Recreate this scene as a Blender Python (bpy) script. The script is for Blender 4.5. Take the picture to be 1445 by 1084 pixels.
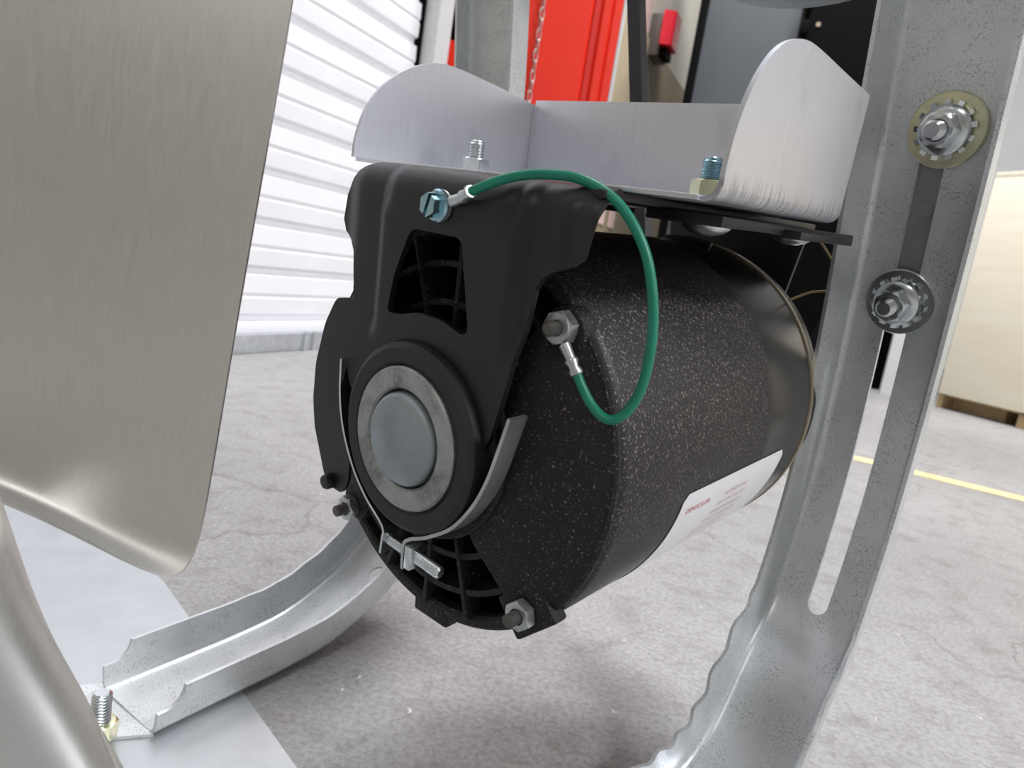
import bpy, bmesh, math, random
from math import sin, cos, pi, radians, sqrt, atan2
from mathutils import Vector, Matrix, noise

random.seed(7)
for o in list(bpy.data.objects):
    bpy.data.objects.remove(o)
scene = bpy.context.scene
COL = scene.collection

# ------------------------------------------------------------------ camera
CAM_Z = 0.26
cam_data = bpy.data.cameras.new('camera')
cam = bpy.data.objects.new('camera', cam_data)
COL.objects.link(cam)
cx_ = Vector((0.9877, 0.0261, 0.1539))      # image right in the world
cy_ = Vector((-0.1561, 0.1652, 0.9738))     # image up
cz_ = Vector((0.0, -0.9859, 0.1673))        # backwards
cz_.normalize()
cx_ = (cx_ - cz_ * cx_.dot(cz_)).normalized()
cy_ = cz_.cross(cx_)
cam.matrix_world = Matrix(((cx_.x, cy_.x, cz_.x, 0), (cx_.y, cy_.y, cz_.y, 0), (cx_.z, cy_.z, cz_.z, CAM_Z), (0, 0, 0, 1)))
cam_data.sensor_fit = 'HORIZONTAL'
cam_data.sensor_width = 36.0
cam_data.lens = 36.0 * 975.0 / 1445.0
cam_data.clip_start = 0.01
cam_data.clip_end = 60
cam_data.dof.use_dof = True
cam_data.dof.focus_distance = 0.275
cam_data.dof.aperture_fstop = 18.0
scene.camera = cam

# ------------------------------------------------------------------ world, lamps, exposure
world = bpy.data.worlds.new('hall_ambience')
world.use_nodes = True
world.node_tree.nodes['Background'].inputs[0].default_value = (0.80, 0.83, 0.90, 1)
world.node_tree.nodes['Background'].inputs[1].default_value = 0.12
scene.world = world

def area(name, loc, size, size_y, power, col=(1, 1, 1), target=None):
    l = bpy.data.lights.new(name, 'AREA')
    l.shape = 'RECTANGLE'
    l.size = size
    l.size_y = size_y
    l.energy = power
    l.color = col
    o = bpy.data.objects.new(name, l)
    COL.objects.link(o)
    o.location = loc
    d_ = (Vector(target) if target else Vector((loc[0], loc[1], 0))) - Vector(loc)
    o.rotation_euler = d_.to_track_quat('-Z', 'Y').to_euler()
    return o

area('fill_lamp', (0.9, 2.4, 3.4), 1.3, 0.5, 105, (0.98, 0.98, 1.0))
area('fill_lamp', (3.0, -1.9, 3.4), 1.3, 0.6, 195, (0.98, 0.98, 1.0))
area('fill_lamp', (0.45, 1.35, 3.4), 0.5, 1.3, 65, (0.98, 0.98, 1.0))
area('fill_lamp', (-1.5, -3.2, 3.4), 1.3, 0.6, 32, (1.0, 0.98, 0.95))  # added fill behind the camera, brightens the blades and leg webs

scene.view_settings.view_transform = 'Standard'
scene.view_settings.look = 'None'
scene.view_settings.gamma = 1.0
scene.view_settings.use_curve_mapping = False
scene.view_settings.exposure = 0.0

# ------------------------------------------------------------------ the machine's own frame (x across, y along the motor shaft, z up)
FC = Vector((-0.0229, 0.2747, 0.1907))
FT = Vector((0.7682, -0.6386, -0.0446)).normalized()
FD = Vector((0.6398, 0.7634, 0.0887))
FD = (FD - FT * FD.dot(FT)).normalized()
FN = FT.cross(FD)
FRAME = Matrix(((FT.x, FD.x, FN.x, FC.x), (FT.y, FD.y, FN.y, FC.y), (FT.z, FD.z, FN.z, FC.z), (0, 0, 0, 1)))

def fw(u, s, h):
    return FC + FT * u + FD * s + FN * h

def floor_h(u, s, z=0.0):
    return (z - FC.z - FT.z * u - FD.z * s) / FN.z

# ------------------------------------------------------------------ node materials
def new_mat(name):
    m = bpy.data.materials.new(name)
    m.use_nodes = True
    nt = m.node_tree
    return m, nt, nt.nodes['Principled BSDF']

def N(nt, kind, **kw):
    n_ = nt.nodes.new(kind)
    for k, v in kw.items():
        if k in ('operation', 'blend_type', 'data_type', 'feature', 'distance', 'wave_type', 'bands_direction', 'noise_dimensions'):
            setattr(n_, k, v)
        else:
            n_.inputs[k].default_value = v
    return n_

def ramp(nt, src, stops):
    r = nt.nodes.new('ShaderNodeValToRGB')
    e = r.color_ramp.elements
    e[0].position, e[0].color = stops[0][0], (*stops[0][1], 1)
    e[1].position, e[1].color = stops[-1][0], (*stops[-1][1], 1)
    for p, c in stops[1:-1]:
        x = e.new(p)
        x.color = (*c, 1)
    nt.links.new(src, r.inputs[0])
    return r.outputs[0]

def coords(nt, scale=(1, 1, 1), which='Object'):
    tc = nt.nodes.new('ShaderNodeTexCoord')
    mp = nt.nodes.new('ShaderNodeMapping')
    mp.inputs['Scale'].default_value = scale
    nt.links.new(tc.outputs[which], mp.inputs[0])
    return mp.outputs[0]

def noise_tex(nt, vec, scale, detail=4, rough=0.55):
    n_ = nt.nodes.new('ShaderNodeTexNoise')
    n_.inputs['Scale'].default_value = scale
    n_.inputs['Detail'].default_value = detail
    n_.inputs['Roughness'].default_value = rough
    nt.links.new(vec, n_.inputs['Vector'])
    return n_.outputs['Fac']

def mixc(nt, fac, a, b, mode='MIX'):
    m = nt.nodes.new('ShaderNodeMix')
    m.data_type = 'RGBA'
    m.blend_type = mode
    for sock, v in ((m.inputs[0], fac), (m.inputs[6], a), (m.inputs[7], b)):
        if isinstance(v, (int, float)):
            sock.default_value = v
        elif isinstance(v, tuple):
            sock.default_value = (*v, 1)
        else:
            nt.links.new(v, sock)
    return m.outputs[2]

def bump(nt, bsdf, h, strength=0.3, dist=0.001):
    b = nt.nodes.new('ShaderNodeBump')
    b.inputs['Strength'].default_value = strength
    b.inputs['Distance'].default_value = dist
    nt.links.new(h, b.inputs['Height'])
    nt.links.new(b.outputs[0], bsdf.inputs['Normal'])

def plain(name, col, rough=0.5, metal=0.0, spec=0.5, var=0.12, scale=60, aniso=0):
    m, nt, b = new_mat(name)
    f = noise_tex(nt, coords(nt), scale, 5)
    lo = tuple(max(0, c * (1 - var)) for c in col)
    hi = tuple(min(1, c * (1 + var)) for c in col)
    nt.links.new(ramp(nt, f, [(0.3, lo), (0.7, hi)]), b.inputs['Base Color'])
    b.inputs['Roughness'].default_value = rough
    b.inputs['Metallic'].default_value = metal
    b.inputs['Specular IOR Level'].default_value = spec
    return m

MAT = {}

def m_concrete():
    m, nt, b = new_mat('concrete')
    v = coords(nt)
    big = noise_tex(nt, v, 2.2, 6, 0.6)
    mid = noise_tex(nt, v, 28, 6, 0.7)
    fine = noise_tex(nt, v, 260, 3, 0.7)
    c1 = ramp(nt, big, [(0.3, (0.31, 0.305, 0.30)), (0.7, (0.43, 0.425, 0.42))])
    c2 = ramp(nt, mid, [(0.28, (0.66, 0.65, 0.64)), (0.5, (0.95, 0.95, 0.95)), (0.75, (1.0, 1.0, 1.0))])
    c = mixc(nt, 1.0, c1, c2, 'MULTIPLY')
    c3 = ramp(nt, fine, [(0.32, (0.60, 0.59, 0.58)), (0.60, (1, 1, 1))])
    c = mixc(nt, 0.8, c, c3, 'MULTIPLY')
    # pale aggregate flecks
    vo = N(nt, 'ShaderNodeTexVoronoi', Scale=70.0)
    w = noise_tex(nt, v, 90, 3)
    wv = nt.nodes.new('ShaderNodeVectorMath')
    wv.operation = 'ADD'
    nt.links.new(v, wv.inputs[0])
    sc = nt.nodes.new('ShaderNodeVectorMath')
    sc.operation = 'SCALE'
    sc.inputs['Scale'].default_value = 0.012
    nz = nt.nodes.new('ShaderNodeTexNoise')
    nz.inputs['Scale'].default_value = 120
    nt.links.new(v, nz.inputs['Vector'])
    nt.links.new(nz.outputs['Color'], sc.inputs[0])
    nt.links.new(sc.outputs[0], wv.inputs[1])
    nt.links.new(wv.outputs[0], vo.inputs['Vector'])
    fl = ramp(nt, vo.outputs['Distance'], [(0.05, (1, 1, 1)), (0.13, (0, 0, 0))])
    g = ramp(nt, noise_tex(nt, v, 26, 2), [(0.56, (0, 0, 0)), (0.64, (1, 1, 1))])
    flm = mixc(nt, 1.0, fl, g, 'MULTIPLY')
    c = mixc(nt, flm, c, (0.74, 0.72, 0.70))
    # dark specks
    vd = N(nt, 'ShaderNodeTexVoronoi', Scale=160.0)
    nt.links.new(wv.outputs[0], vd.inputs['Vector'])
    dk = ramp(nt, vd.outputs['Distance'], [(0.06, (1, 1, 1)), (0.16, (0, 0, 0))])
    g2 = ramp(nt, noise_tex(nt, v, 40, 2), [(0.52, (0, 0, 0)), (0.62, (1, 1, 1))])
    c = mixc(nt, mixc(nt, 1.0, dk, g2, 'MULTIPLY'), c, (0.20, 0.185, 0.17))
    # cracks
    vc = N(nt, 'ShaderNodeTexVoronoi', Scale=2.1, feature='DISTANCE_TO_EDGE')
    sc2 = nt.nodes.new('ShaderNodeVectorMath')
    sc2.operation = 'SCALE'
    sc2.inputs['Scale'].default_value = 0.22
    nz2 = nt.nodes.new('ShaderNodeTexNoise')
    nz2.inputs['Scale'].default_value = 7
    nz2.inputs['Detail'].default_value = 8
    nt.links.new(v, nz2.inputs['Vector'])
    nt.links.new(nz2.outputs['Color'], sc2.inputs[0])
    wv2 = nt.nodes.new('ShaderNodeVectorMath')
    wv2.operation = 'ADD'
    nt.links.new(v, wv2.inputs[0])
    nt.links.new(sc2.outputs[0], wv2.inputs[1])
    nt.links.new(wv2.outputs[0], vc.inputs['Vector'])
    ck = ramp(nt, vc.outputs['Distance'], [(0.0015, (0.62, 0.61, 0.60)), (0.006, (1, 1, 1))])
    c = mixc(nt, 0.75, c, ck, 'MULTIPLY')
    nt.links.new(c, b.inputs['Base Color'])
    b.inputs['Roughness'].default_value = 0.55
    bump(nt, b, fine, 0.25, 0.0012)
    return m

def m_sheet(name, col, rough, scale_vec, amount=0.12, dark=None, aniso=0.0, metal=1.0):
    """brushed sheet metal"""
    m, nt, b = new_mat(name)
    f = noise_tex(nt, coords(nt, scale_vec), 1.0, 4, 0.7)
    g = noise_tex(nt, coords(nt), 25, 4, 0.6)
    lo = tuple(c * (1 - amount) for c in col)
    c = ramp(nt, f, [(0.3, lo), (0.7, col)])
    if dark:
        c = mixc(nt, ramp(nt, g, [(0.58, (0, 0, 0)), (0.75, (1, 1, 1))]), c, dark)
    nt.links.new(c, b.inputs['Base Color'])
    b.inputs['Metallic'].default_value = metal
    r = nt.nodes.new('ShaderNodeMapRange')
    r.inputs['To Min'].default_value = rough * 0.85
    r.inputs['To Max'].default_value = rough * 1.2
    nt.links.new(f, r.inputs['Value'])
    nt.links.new(r.outputs[0], b.inputs['Roughness'])
    bump(nt, b, f, 0.05, 0.0004)
    return m

def m_galv(name, base=(0.60, 0.63, 0.65), fleck=(0.17, 0.18, 0.19), rough=0.38, flecks=0.53):
    m, nt, b = new_mat(name)
    v = coords(nt)
    big = noise_tex(nt, v, 22, 4, 0.6)
    c = ramp(nt, big, [(0.3, tuple(x * 0.82 for x in base)), (0.7, base)])
    f1 = noise_tex(nt, coords(nt, (1, 1, 1.0)), 1000, 3, 0.65)
    f2 = noise_tex(nt, v, 60, 3, 0.6)
    k = ramp(nt, f1, [(flecks, (0, 0, 0)), (flecks + 0.10, (1, 1, 1))])
    k2 = ramp(nt, f2, [(0.38, (0.0, 0.0, 0.0)), (0.62, (0.9, 0.9, 0.9))])
    c = mixc(nt, mixc(nt, 1.0, k, k2, 'MULTIPLY'), c, fleck)
    nt.links.new(c, b.inputs['Base Color'])
    b.inputs['Metallic'].default_value = 0.5
    b.inputs['Roughness'].default_value = rough
    bump(nt, b, f1, 0.06, 0.0004)
    return m

def m_dusty(name, base, dust, thr, rough, scale, bump_s, limit=None):
    """black paint with dust; limit = where along the shaft the dust stops"""
    m, nt, b = new_mat(name)
    v = coords(nt)
    f = noise_tex(nt, v, scale, 2, 0.8)
    soft = noise_tex(nt, v, 60, 3, 0.6)
    k = ramp(nt, f, [(thr, (0, 0, 0)), (thr + 0.09, (1, 1, 1))])
    k = mixc(nt, 1.0, k, ramp(nt, soft, [(0.3, (0.45, 0.45, 0.45)), (0.65, (1, 1, 1))]), 'MULTIPLY')
    rough_in = None
    if limit:
        sep = nt.nodes.new('ShaderNodeSeparateXYZ')
        nt.links.new(v, sep.inputs[0])
        mr = nt.nodes.new('ShaderNodeMapRange')
        mr.inputs['From Min'].default_value = limit
        mr.inputs['From Max'].default_value = limit + 0.006
        mr.inputs['To Min'].default_value = 1
        mr.inputs['To Max'].default_value = 0
        nt.links.new(sep.outputs['Y'], mr.inputs['Value'])
        k = mixc(nt, 1.0, k, mr.outputs[0], 'MULTIPLY')
        mz = nt.nodes.new('ShaderNodeMapRange')
        mz.inputs['From Min'].default_value = -0.060
        mz.inputs['From Max'].default_value = 0.015
        nt.links.new(sep.outputs['Z'], mz.inputs['Value'])
        k = mixc(nt, 1.0, k, mz.outputs[0], 'MULTIPLY')
        mul = nt.nodes.new('ShaderNodeMath')
        mul.operation = 'MULTIPLY'
        nt.links.new(mr.outputs[0], mul.inputs[0])
        nt.links.new(mz.outputs[0], mul.inputs[1])
        mr = mul
        rr = nt.nodes.new('ShaderNodeMapRange')
        rr.inputs['To Min'].default_value = 0.22
        rr.inputs['To Max'].default_value = rough
        nt.links.new(mr.outputs[0], rr.inputs['Value'])
        rough_in = rr.outputs[0]
    c = mixc(nt, k, base, dust)
    nt.links.new(c, b.inputs['Base Color'])
    if rough_in:
        nt.links.new(rough_in, b.inputs['Roughness'])
    else:
        b.inputs['Roughness'].default_value = rough
    bump(nt, b, f, bump_s, 0.0008)
    return m

def m_bearing():
    m, nt, b = new_mat('worn_zinc')
    v = coords(nt)
    f = noise_tex(nt, v, 55, 6, 0.7)
    g = noise_tex(nt, v, 160, 4, 0.7)
    c = ramp(nt, f, [(0.3, (0.12, 0.125, 0.12)), (0.5, (0.36, 0.375, 0.365)), (0.7, (0.47, 0.49, 0.48))])
    c = mixc(nt, ramp(nt, g, [(0.60, (0, 0, 0)), (0.72, (0.7, 0.7, 0.7))]), c, (0.14, 0.14, 0.12))
    y = noise_tex(nt, v, 38, 3, 0.6)
    c = mixc(nt, ramp(nt, y, [(0.66, (0, 0, 0)), (0.74, (0.7, 0.7, 0.7))]), c, (0.52, 0.44, 0.12))
    nt.links.new(c, b.inputs['Base Color'])
    b.inputs['Metallic'].default_value = 0.7
    b.inputs['Roughness'].default_value = 0.5
    return m

def m_plywood():
    m, nt, b = new_mat('plywood')
    f = noise_tex(nt, coords(nt, (3, 3, 26)), 1.0, 5, 0.6)
    c = ramp(nt, f, [(0.3, (0.86, 0.79, 0.62)), (0.7, (0.93, 0.88, 0.73))])
    nt.links.new(c, b.inputs['Base Color'])
    b.inputs['Roughness'].default_value = 0.7
    return m

MAT['concrete'] = m_concrete()
MAT['black_paint'] = m_dusty('black_paint', (0.0095, 0.0078, 0.0086), (0.05, 0.042, 0.04), 0.72, 0.42, 700, 0.03)
MAT['bell'] = m_dusty('dusty_black_casting', (0.0055, 0.0045, 0.0045), (0.28, 0.23, 0.20), 0.615, 0.65, 900, 0.5)
MAT['shell'] = m_dusty('dusty_black_enamel', (0.010, 0.009, 0.009), (0.30, 0.26, 0.24), 0.57, 0.5, 900, 0.10, limit=0.123)
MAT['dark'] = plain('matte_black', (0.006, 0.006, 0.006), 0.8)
MAT['rubber'] = plain('black_rubber', (0.018, 0.016, 0.016), 0.6)
MAT['bearing'] = m_bearing()
MAT['disc'] = plain('brushed_zinc_cap', (0.33, 0.37, 0.39), 0.5, 0.75, var=0.18, scale=45)
MAT['zinc'] = plain('bright_zinc', (0.72, 0.76, 0.78), 0.24, 1.0)
MAT['zinc_dull'] = plain('dull_zinc', (0.52, 0.54, 0.54), 0.38, 0.9, var=0.2)
MAT['zinc_blue'] = plain('blue_zinc', (0.40, 0.62, 0.70), 0.24, 1.0, var=0.15)
MAT['zinc_yellow'] = plain('yellow_zinc', (0.74, 0.74, 0.50), 0.3, 1.0, var=0.15, scale=90)
MAT['steel_dark'] = plain('dark_steel_thread', (0.13, 0.125, 0.12), 0.5, 0.8)
MAT['galv'] = m_galv('galvanised_steel', (0.78, 0.81, 0.83), (0.33, 0.34, 0.35), 0.36)
MAT['galv_far'] = m_galv('galvanised_steel_plain', (0.50, 0.54, 0.56), (0.38, 0.40, 0.42), 0.4)
MAT['slot_strip'] = plain('grey_slide_strip', (0.30, 0.30, 0.31), 0.5, 0.5)
MAT['bracket'] = m_sheet('brushed_sheet_steel', (0.74, 0.75, 0.80), 0.38, (900, 900, 30), 0.08, (0.58, 0.59, 0.63), metal=0.9)
MAT['bracket_scuffed'] = m_sheet('scuffed_sheet_steel', (0.74, 0.75, 0.80), 0.38, (900, 900, 30), 0.08, (0.58, 0.59, 0.63), metal=0.9)
_nt = MAT['bracket_scuffed'].node_tree
_b = _nt.nodes['Principled BSDF']
_src = _b.inputs['Base Color'].links[0].from_socket
_sep = _nt.nodes.new('ShaderNodeSeparateXYZ')
_nt.links.new(coords(_nt), _sep.inputs[0])
_mr = _nt.nodes.new('ShaderNodeMapRange')
for _k, _v in (('From Min', 0.1055), ('From Max', 0.118), ('To Min', 0.56), ('To Max', 0.25)):
    _mr.inputs[_k].default_value = _v
_nt.links.new(_sep.outputs['Z'], _mr.inputs['Value'])
_st = noise_tex(_nt, coords(_nt, (1, 1300, 45)), 1.0, 5, 0.7)
_gt = _nt.nodes.new('ShaderNodeMath')
_gt.operation = 'SUBTRACT'
_nt.links.new(_mr.outputs[0], _gt.inputs[0])
_nt.links.new(_st, _gt.inputs[1])
_nt.links.new(mixc(_nt, ramp(_nt, _gt.outputs[0], [(0.02, (0, 0, 0)), (0.16, (0.6, 0.6, 0.6))]), _src, (0.14, 0.14, 0.15)), _b.inputs['Base Color'])
MAT['blade'] = m_sheet('brushed_aluminium', (0.78, 0.76, 0.72), 0.38, (1400, 1400, 18), 0.08, metal=0.95)
MAT['plate'] = plain('mill_finish_plate', (0.56, 0.59, 0.61), 0.42, 0.85, var=0.06, scale=40)
MAT['wire'] = plain('green_insulation', (0.005, 0.20, 0.125), 0.38, var=0.08)
MAT['label'] = plain('white_label', (0.86, 0.855, 0.88), 0.35, var=0.03)
MAT['red_ink'] = plain('red_ink', (0.62, 0.13, 0.13), 0.6)
MAT['pink_ink'] = plain('faded_red_ink', (0.66, 0.38, 0.38), 0.6)
MAT['cream'] = plain('lit_rim_cream', (0.50, 0.43, 0.32), 0.6)  # cream colour stands in for light caught by the rear flange
MAT['door_white'] = plain('white_door_paint', (0.86, 0.86, 0.90), 0.35, var=0.03, scale=8)
MAT['groove'] = plain('door_groove_shadow_grey', (0.62, 0.62, 0.60), 0.5)
MAT['rail'] = plain('door_bottom_rail', (0.55, 0.58, 0.62), 0.35, 0.6)
MAT['post'] = plain('pale_grey_post', (0.62, 0.63, 0.63), 0.5, var=0.05)
MAT['red'] = plain('red_enamel', (0.80, 0.030, 0.012), 0.35, var=0.06, scale=5)
MAT['red_dark'] = plain('deep_red_enamel', (0.62, 0.02, 0.012), 0.4)
MAT['chain'] = plain('chain_steel', (0.50, 0.47, 0.44), 0.35, 0.9)
MAT['wall_cream'] = plain('cream_wall', (0.74, 0.70, 0.60), 0.7, var=0.05, scale=3)
MAT['wall_tan'] = plain('tan_dado', (0.33, 0.27, 0.18), 0.7, var=0.1, scale=4)
MAT['wall_pink'] = plain('pink_poster', (0.80, 0.58, 0.54), 0.7)
MAT['wall_dim'] = plain('brown_grey_wall', (0.36, 0.34, 0.30), 0.8, var=0.1, scale=1.5)
MAT['wall_white'] = plain('white_wall', (0.80, 0.80, 0.80), 0.7, var=0.03, scale=2)
MAT['grey_panel'] = plain('slate_grey_panel', (0.072, 0.082, 0.092), 0.75, var=0.08, scale=6)
MAT['void_black'] = plain('black_cabinet', (0.003, 0.003, 0.003), 0.7, spec=0.05)
MAT['plywood'] = m_plywood()
MAT['skid'] = plain('skid_wood', (0.42, 0.31, 0.16), 0.7)
MAT['yellow_line'] = plain('yellow_line_paint', (0.72, 0.60, 0.32), 0.6, var=0.2, scale=40)
MAT['belt'] = plain('belt_rubber', (0.040, 0.037, 0.042), 0.55)
MAT['alarm_lens'] = plain('red_alarm_lens', (0.75, 0.03, 0.05), 0.25)
MAT['alarm_base'] = plain('dark_alarm_base', (0.10, 0.085, 0.075), 0.5)

# ------------------------------------------------------------------ object helpers
def tag(o, label=None, cat=None, group=None, kind=None):
    if label:
        o['label'] = label
    if cat:
        o['category'] = cat
    if group:
        o['group'] = group
    if kind:
        o['kind'] = kind
    return o

def empty(name, mat=None, loc=None):
    o = bpy.data.objects.new(name, None)
    COL.objects.link(o)
    o.empty_display_size = 0.02
    if mat is not None:
        o.matrix_world = mat
    if loc is not None:
        o.location = loc
    return o

def fan_empty(name, off=(0, 0, 0)):
    """an Empty in the machine's frame, at machine coordinates off"""
    return empty(name, FRAME @ Matrix.Translation(off))

def link(name, me, mat, parent=None, off=(0, 0, 0), smooth=None):
    if smooth is not None:
        for p in me.polygons:
            p.use_smooth = True
        me.set_sharp_from_angle(angle=radians(smooth))
    if mat is not None:
        me.materials.clear()
        me.materials.append(MAT[mat] if isinstance(mat, str) else mat)
    o = bpy.data.objects.new(name, me)
    COL.objects.link(o)
    if parent is not None:
        o.parent = parent
        o.location = Vector(off)
    return o

def bm_mesh(bm, name, fix=True):
    if fix:
        bmesh.ops.recalc_face_normals(bm, faces=bm.faces[:])
    me = bpy.data.meshes.new(name)
    bm.to_mesh(me)
    bm.free()
    return me

def part(name, bm, mat, parent, off=(0, 0, 0), smooth=35, fix=True):
    return link(name, bm_mesh(bm, name, fix), mat, parent, off, smooth)

def evaluated(o, name, mat, parent=None, off=(0, 0, 0), smooth=35):
    """bake an object's modifiers into a fresh mesh object, drop the original"""
    dg = bpy.context.evaluated_depsgraph_get()
    me = bpy.data.meshes.new_from_object(o.evaluated_get(dg))
    bpy.data.objects.remove(o)
    me.name = name
    return link(name, me, mat, parent, off, smooth)

def add_box(bm, lo, hi, M=None, bev=0):
    vs = [bm.verts.new((x, y, z)) for z in (lo[2], hi[2]) for y in (lo[1], hi[1]) for x in (lo[0], hi[0])]
    fs = [bm.faces.new([vs[i] for i in q]) for q in ((0, 2, 3, 1), (4, 5, 7, 6), (0, 1, 5, 4), (2, 6, 7, 3), (0, 4, 6, 2), (1, 3, 7, 5))]
    if bev:
        es = list({e for f in fs for e in f.edges})
        r = bmesh.ops.bevel(bm, geom=es, offset=bev, segments=2, affect='EDGES', profile=0.5)
        vs = list({v for f in r['faces'] for v in f.verts} | {v for v in vs if v.is_valid})
    if M is not None:
        bmesh.ops.transform(bm, matrix=M, verts=vs)
    return vs

def box_bm(lo, hi, M=None, bev=0):
    bm = bmesh.new()
    add_box(bm, lo, hi, M, bev)
    return bm

AXY = Matrix(((1, 0, 0, 0), (0, 0, 1, 0), (0, 1, 0, 0), (0, 0, 0, 1)))  # profile axis -> shaft axis (y)

def add_lathe(bm, prof, seg=48, M=None, a0=0.0, a1=2 * pi):
    """prof = [(r, axial)], spun about local z (then M)"""
    full = abs(a1 - a0 - 2 * pi) < 1e-6
    k = seg if full else seg + 1
    rings = []
    M = M or Matrix()
    for r, z in prof:
        if r < 1e-7:
            rings.append([bm.verts.new(M @ Vector((0, 0, z)))])
        else:
            rings.append([bm.verts.new(M @ Vector((r * cos(a0 + (a1 - a0) * i / seg), r * sin(a0 + (a1 - a0) * i / seg), z))) for i in range(k)])
    for a, b in zip(rings[:-1], rings[1:]):
        m = seg
        for i in range(m):
            j = (i + 1) % len(a) if len(a) > 1 else 0
            jb = (i + 1) % len(b) if len(b) > 1 else 0
            if len(a) == 1 and len(b) == 1:
                continue
            if len(a) == 1:
                bm.faces.new((a[0], b[i], b[jb]))
            elif len(b) == 1:
                bm.faces.new((a[i], a[j], b[0]))
            else:
                bm.faces.new((a[i], a[j], b[jb], b[i]))
    return rings

def lathe_y(prof, seg=64, c=(0, 0, 0)):
    """prof = [(radius, y)] spun about the shaft axis through c"""
    bm = bmesh.new()
    add_lathe(bm, prof, seg, Matrix.Translation(c) @ AXY)
    return bm

def add_prism(bm, pts, a, b, M=None, cap=True):
    """pts in xy extruded a..b along z, then M"""
    M = M or Matrix()
    lo = [bm.verts.new(M @ Vector((x, y, a))) for x, y in pts]
    hi = [bm.verts.new(M @ Vector((x, y, b))) for x, y in pts]
    n_ = len(pts)
    for i in range(n_):
        j = (i + 1) % n_
        bm.faces.new((lo[i], lo[j], hi[j], hi[i]))
    if cap:
        bm.faces.new(lo[::-1])
        bm.faces.new(hi)

def axis_matrix(p, z, x=None):
    """z axis along z at p"""
    z = Vector(z).normalized()
    x = Vector(x) if x is not None else (Vector((1, 0, 0)) if abs(z.x) < 0.9 else Vector((0, 1, 0)))
    y = z.cross(x).normalized()
    x = y.cross(z).normalized()
    return Matrix(((x.x, y.x, z.x, p[0]), (x.y, y.y, z.y, p[1]), (x.z, y.z, z.z, p[2]), (0, 0, 0, 1)))

def catmull(P, n_=8):
    P = [Vector(p) for p in P]
    Q = [P[0] * 2 - P[1]] + P + [P[-1] * 2 - P[-2]]
    out = []
    for i in range(1, len(Q) - 2):
        a, b, c, d = Q[i - 1:i + 3]
        for k in range(n_):
            t = k / n_
            out.append(0.5 * ((2 * b) + (c - a) * t + (2 * a - 5 * b + 4 * c - d) * t * t + (3 * b - a - 3 * c + d) * t ** 3))
    out.append(Q[-2])
    return out

def add_tube(bm, path, r, seg=12, caps=True):
    path = [Vector(p) for p in path]
    up = None
    rings = []
    for i, p in enumerate(path):
        tg = (path[min(i + 1, len(path) - 1)] - path[max(i - 1, 0)]).normalized()
        if up is None:
            up = Vector((0, 0, 1)) if abs(tg.z) < 0.8 else Vector((1, 0, 0))
        up = (up - tg * up.dot(tg)).normalized()
        s = tg.cross(up)
        rr = r(i / (len(path) - 1)) if callable(r) else r
        rings.append([bm.verts.new(p + (up * cos(2 * pi * k / seg) + s * sin(2 * pi * k / seg)) * rr) for k in range(seg)])
    for a, b in zip(rings[:-1], rings[1:]):
        for k in range(seg):
            bm.faces.new((a[k], a[(k + 1) % seg], b[(k + 1) % seg], b[k]))
    if caps:
        bm.faces.new(rings[0][::-1])
        bm.faces.new(rings[-1])

def smooth01(x):
    x = max(0.0, min(1.0, x))
    return x * x * (3 - 2 * x)

def hexagon(af, rot=0.0):
    r = af / sqrt(3)
    return [(r * cos(rot + k * pi / 3), r * sin(rot + k * pi / 3)) for k in range(6)]

def nut_bm(af, h, M, hole, rot=0.3, cham=0.12):
    """hex nut: chamfered both ends, with a bore; z is outward"""
    bm = bmesh.new()
    R = af / sqrt(3)
    seg = 36
    def ring(rad_fn, z):
        out = []
        for k in range(seg):
            a = rot + 2 * pi * k / seg
            out.append(bm.verts.new(M @ Vector((rad_fn(a) * cos(a), rad_fn(a) * sin(a), z))))
        return out
    def hexr(a):
        q = ((a - rot) % (pi / 3)) - pi / 6
        return (af / 2) / cos(q)
    def clip(a, lim):
        return min(hexr(a), lim)
    c = h * cham * 1.6
    rings = [ring(lambda a: hole, 0), ring(lambda a: af / 2 * 0.97, 0), ring(lambda a: hexr(a), c * 0.6)]
    # outer chamfer follows a cone, so the flats get their arc
    def top(a):
        r_ = hexr(a)
        return r_
    up = []
    for k in range(seg):
        a = rot + 2 * pi * k / seg
        r_ = hexr(a)
        z = h - (r_ - af / 2 * 0.97) * 0.75
        up.append(bm.verts.new(M @ Vector((r_ * cos(a), r_ * sin(a), z))))
    rings += [up, ring(lambda a: af / 2 * 0.95, h), ring(lambda a: hole * 1.12, h), ring(lambda a: hole, h - h * 0.12)]
    for a, b in zip(rings[:-1], rings[1:]):
        for k in range(seg):
            bm.faces.new((a[k], a[(k + 1) % seg], b[(k + 1) % seg], b[k]))
    return bm

def thread_bm(r, z0, z1, M, pitch=0.0013, seg=20, depth=0.00055):
    bm = bmesh.new()
    prof = [(0, z0), (r - depth, z0)]
    z = z0
    while z < z1 - pitch * 0.9:
        prof += [(r - depth, z + 0.1 * pitch), (r, z + 0.45 * pitch), (r, z + 0.6 * pitch), (r - depth, z + 0.95 * pitch)]
        z += pitch
    prof += [(r - depth, z1 - 0.0004), (r - depth - 0.0006, z1), (0, z1)]
    add_lathe(bm, prof, seg, M)
    return bm

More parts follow.
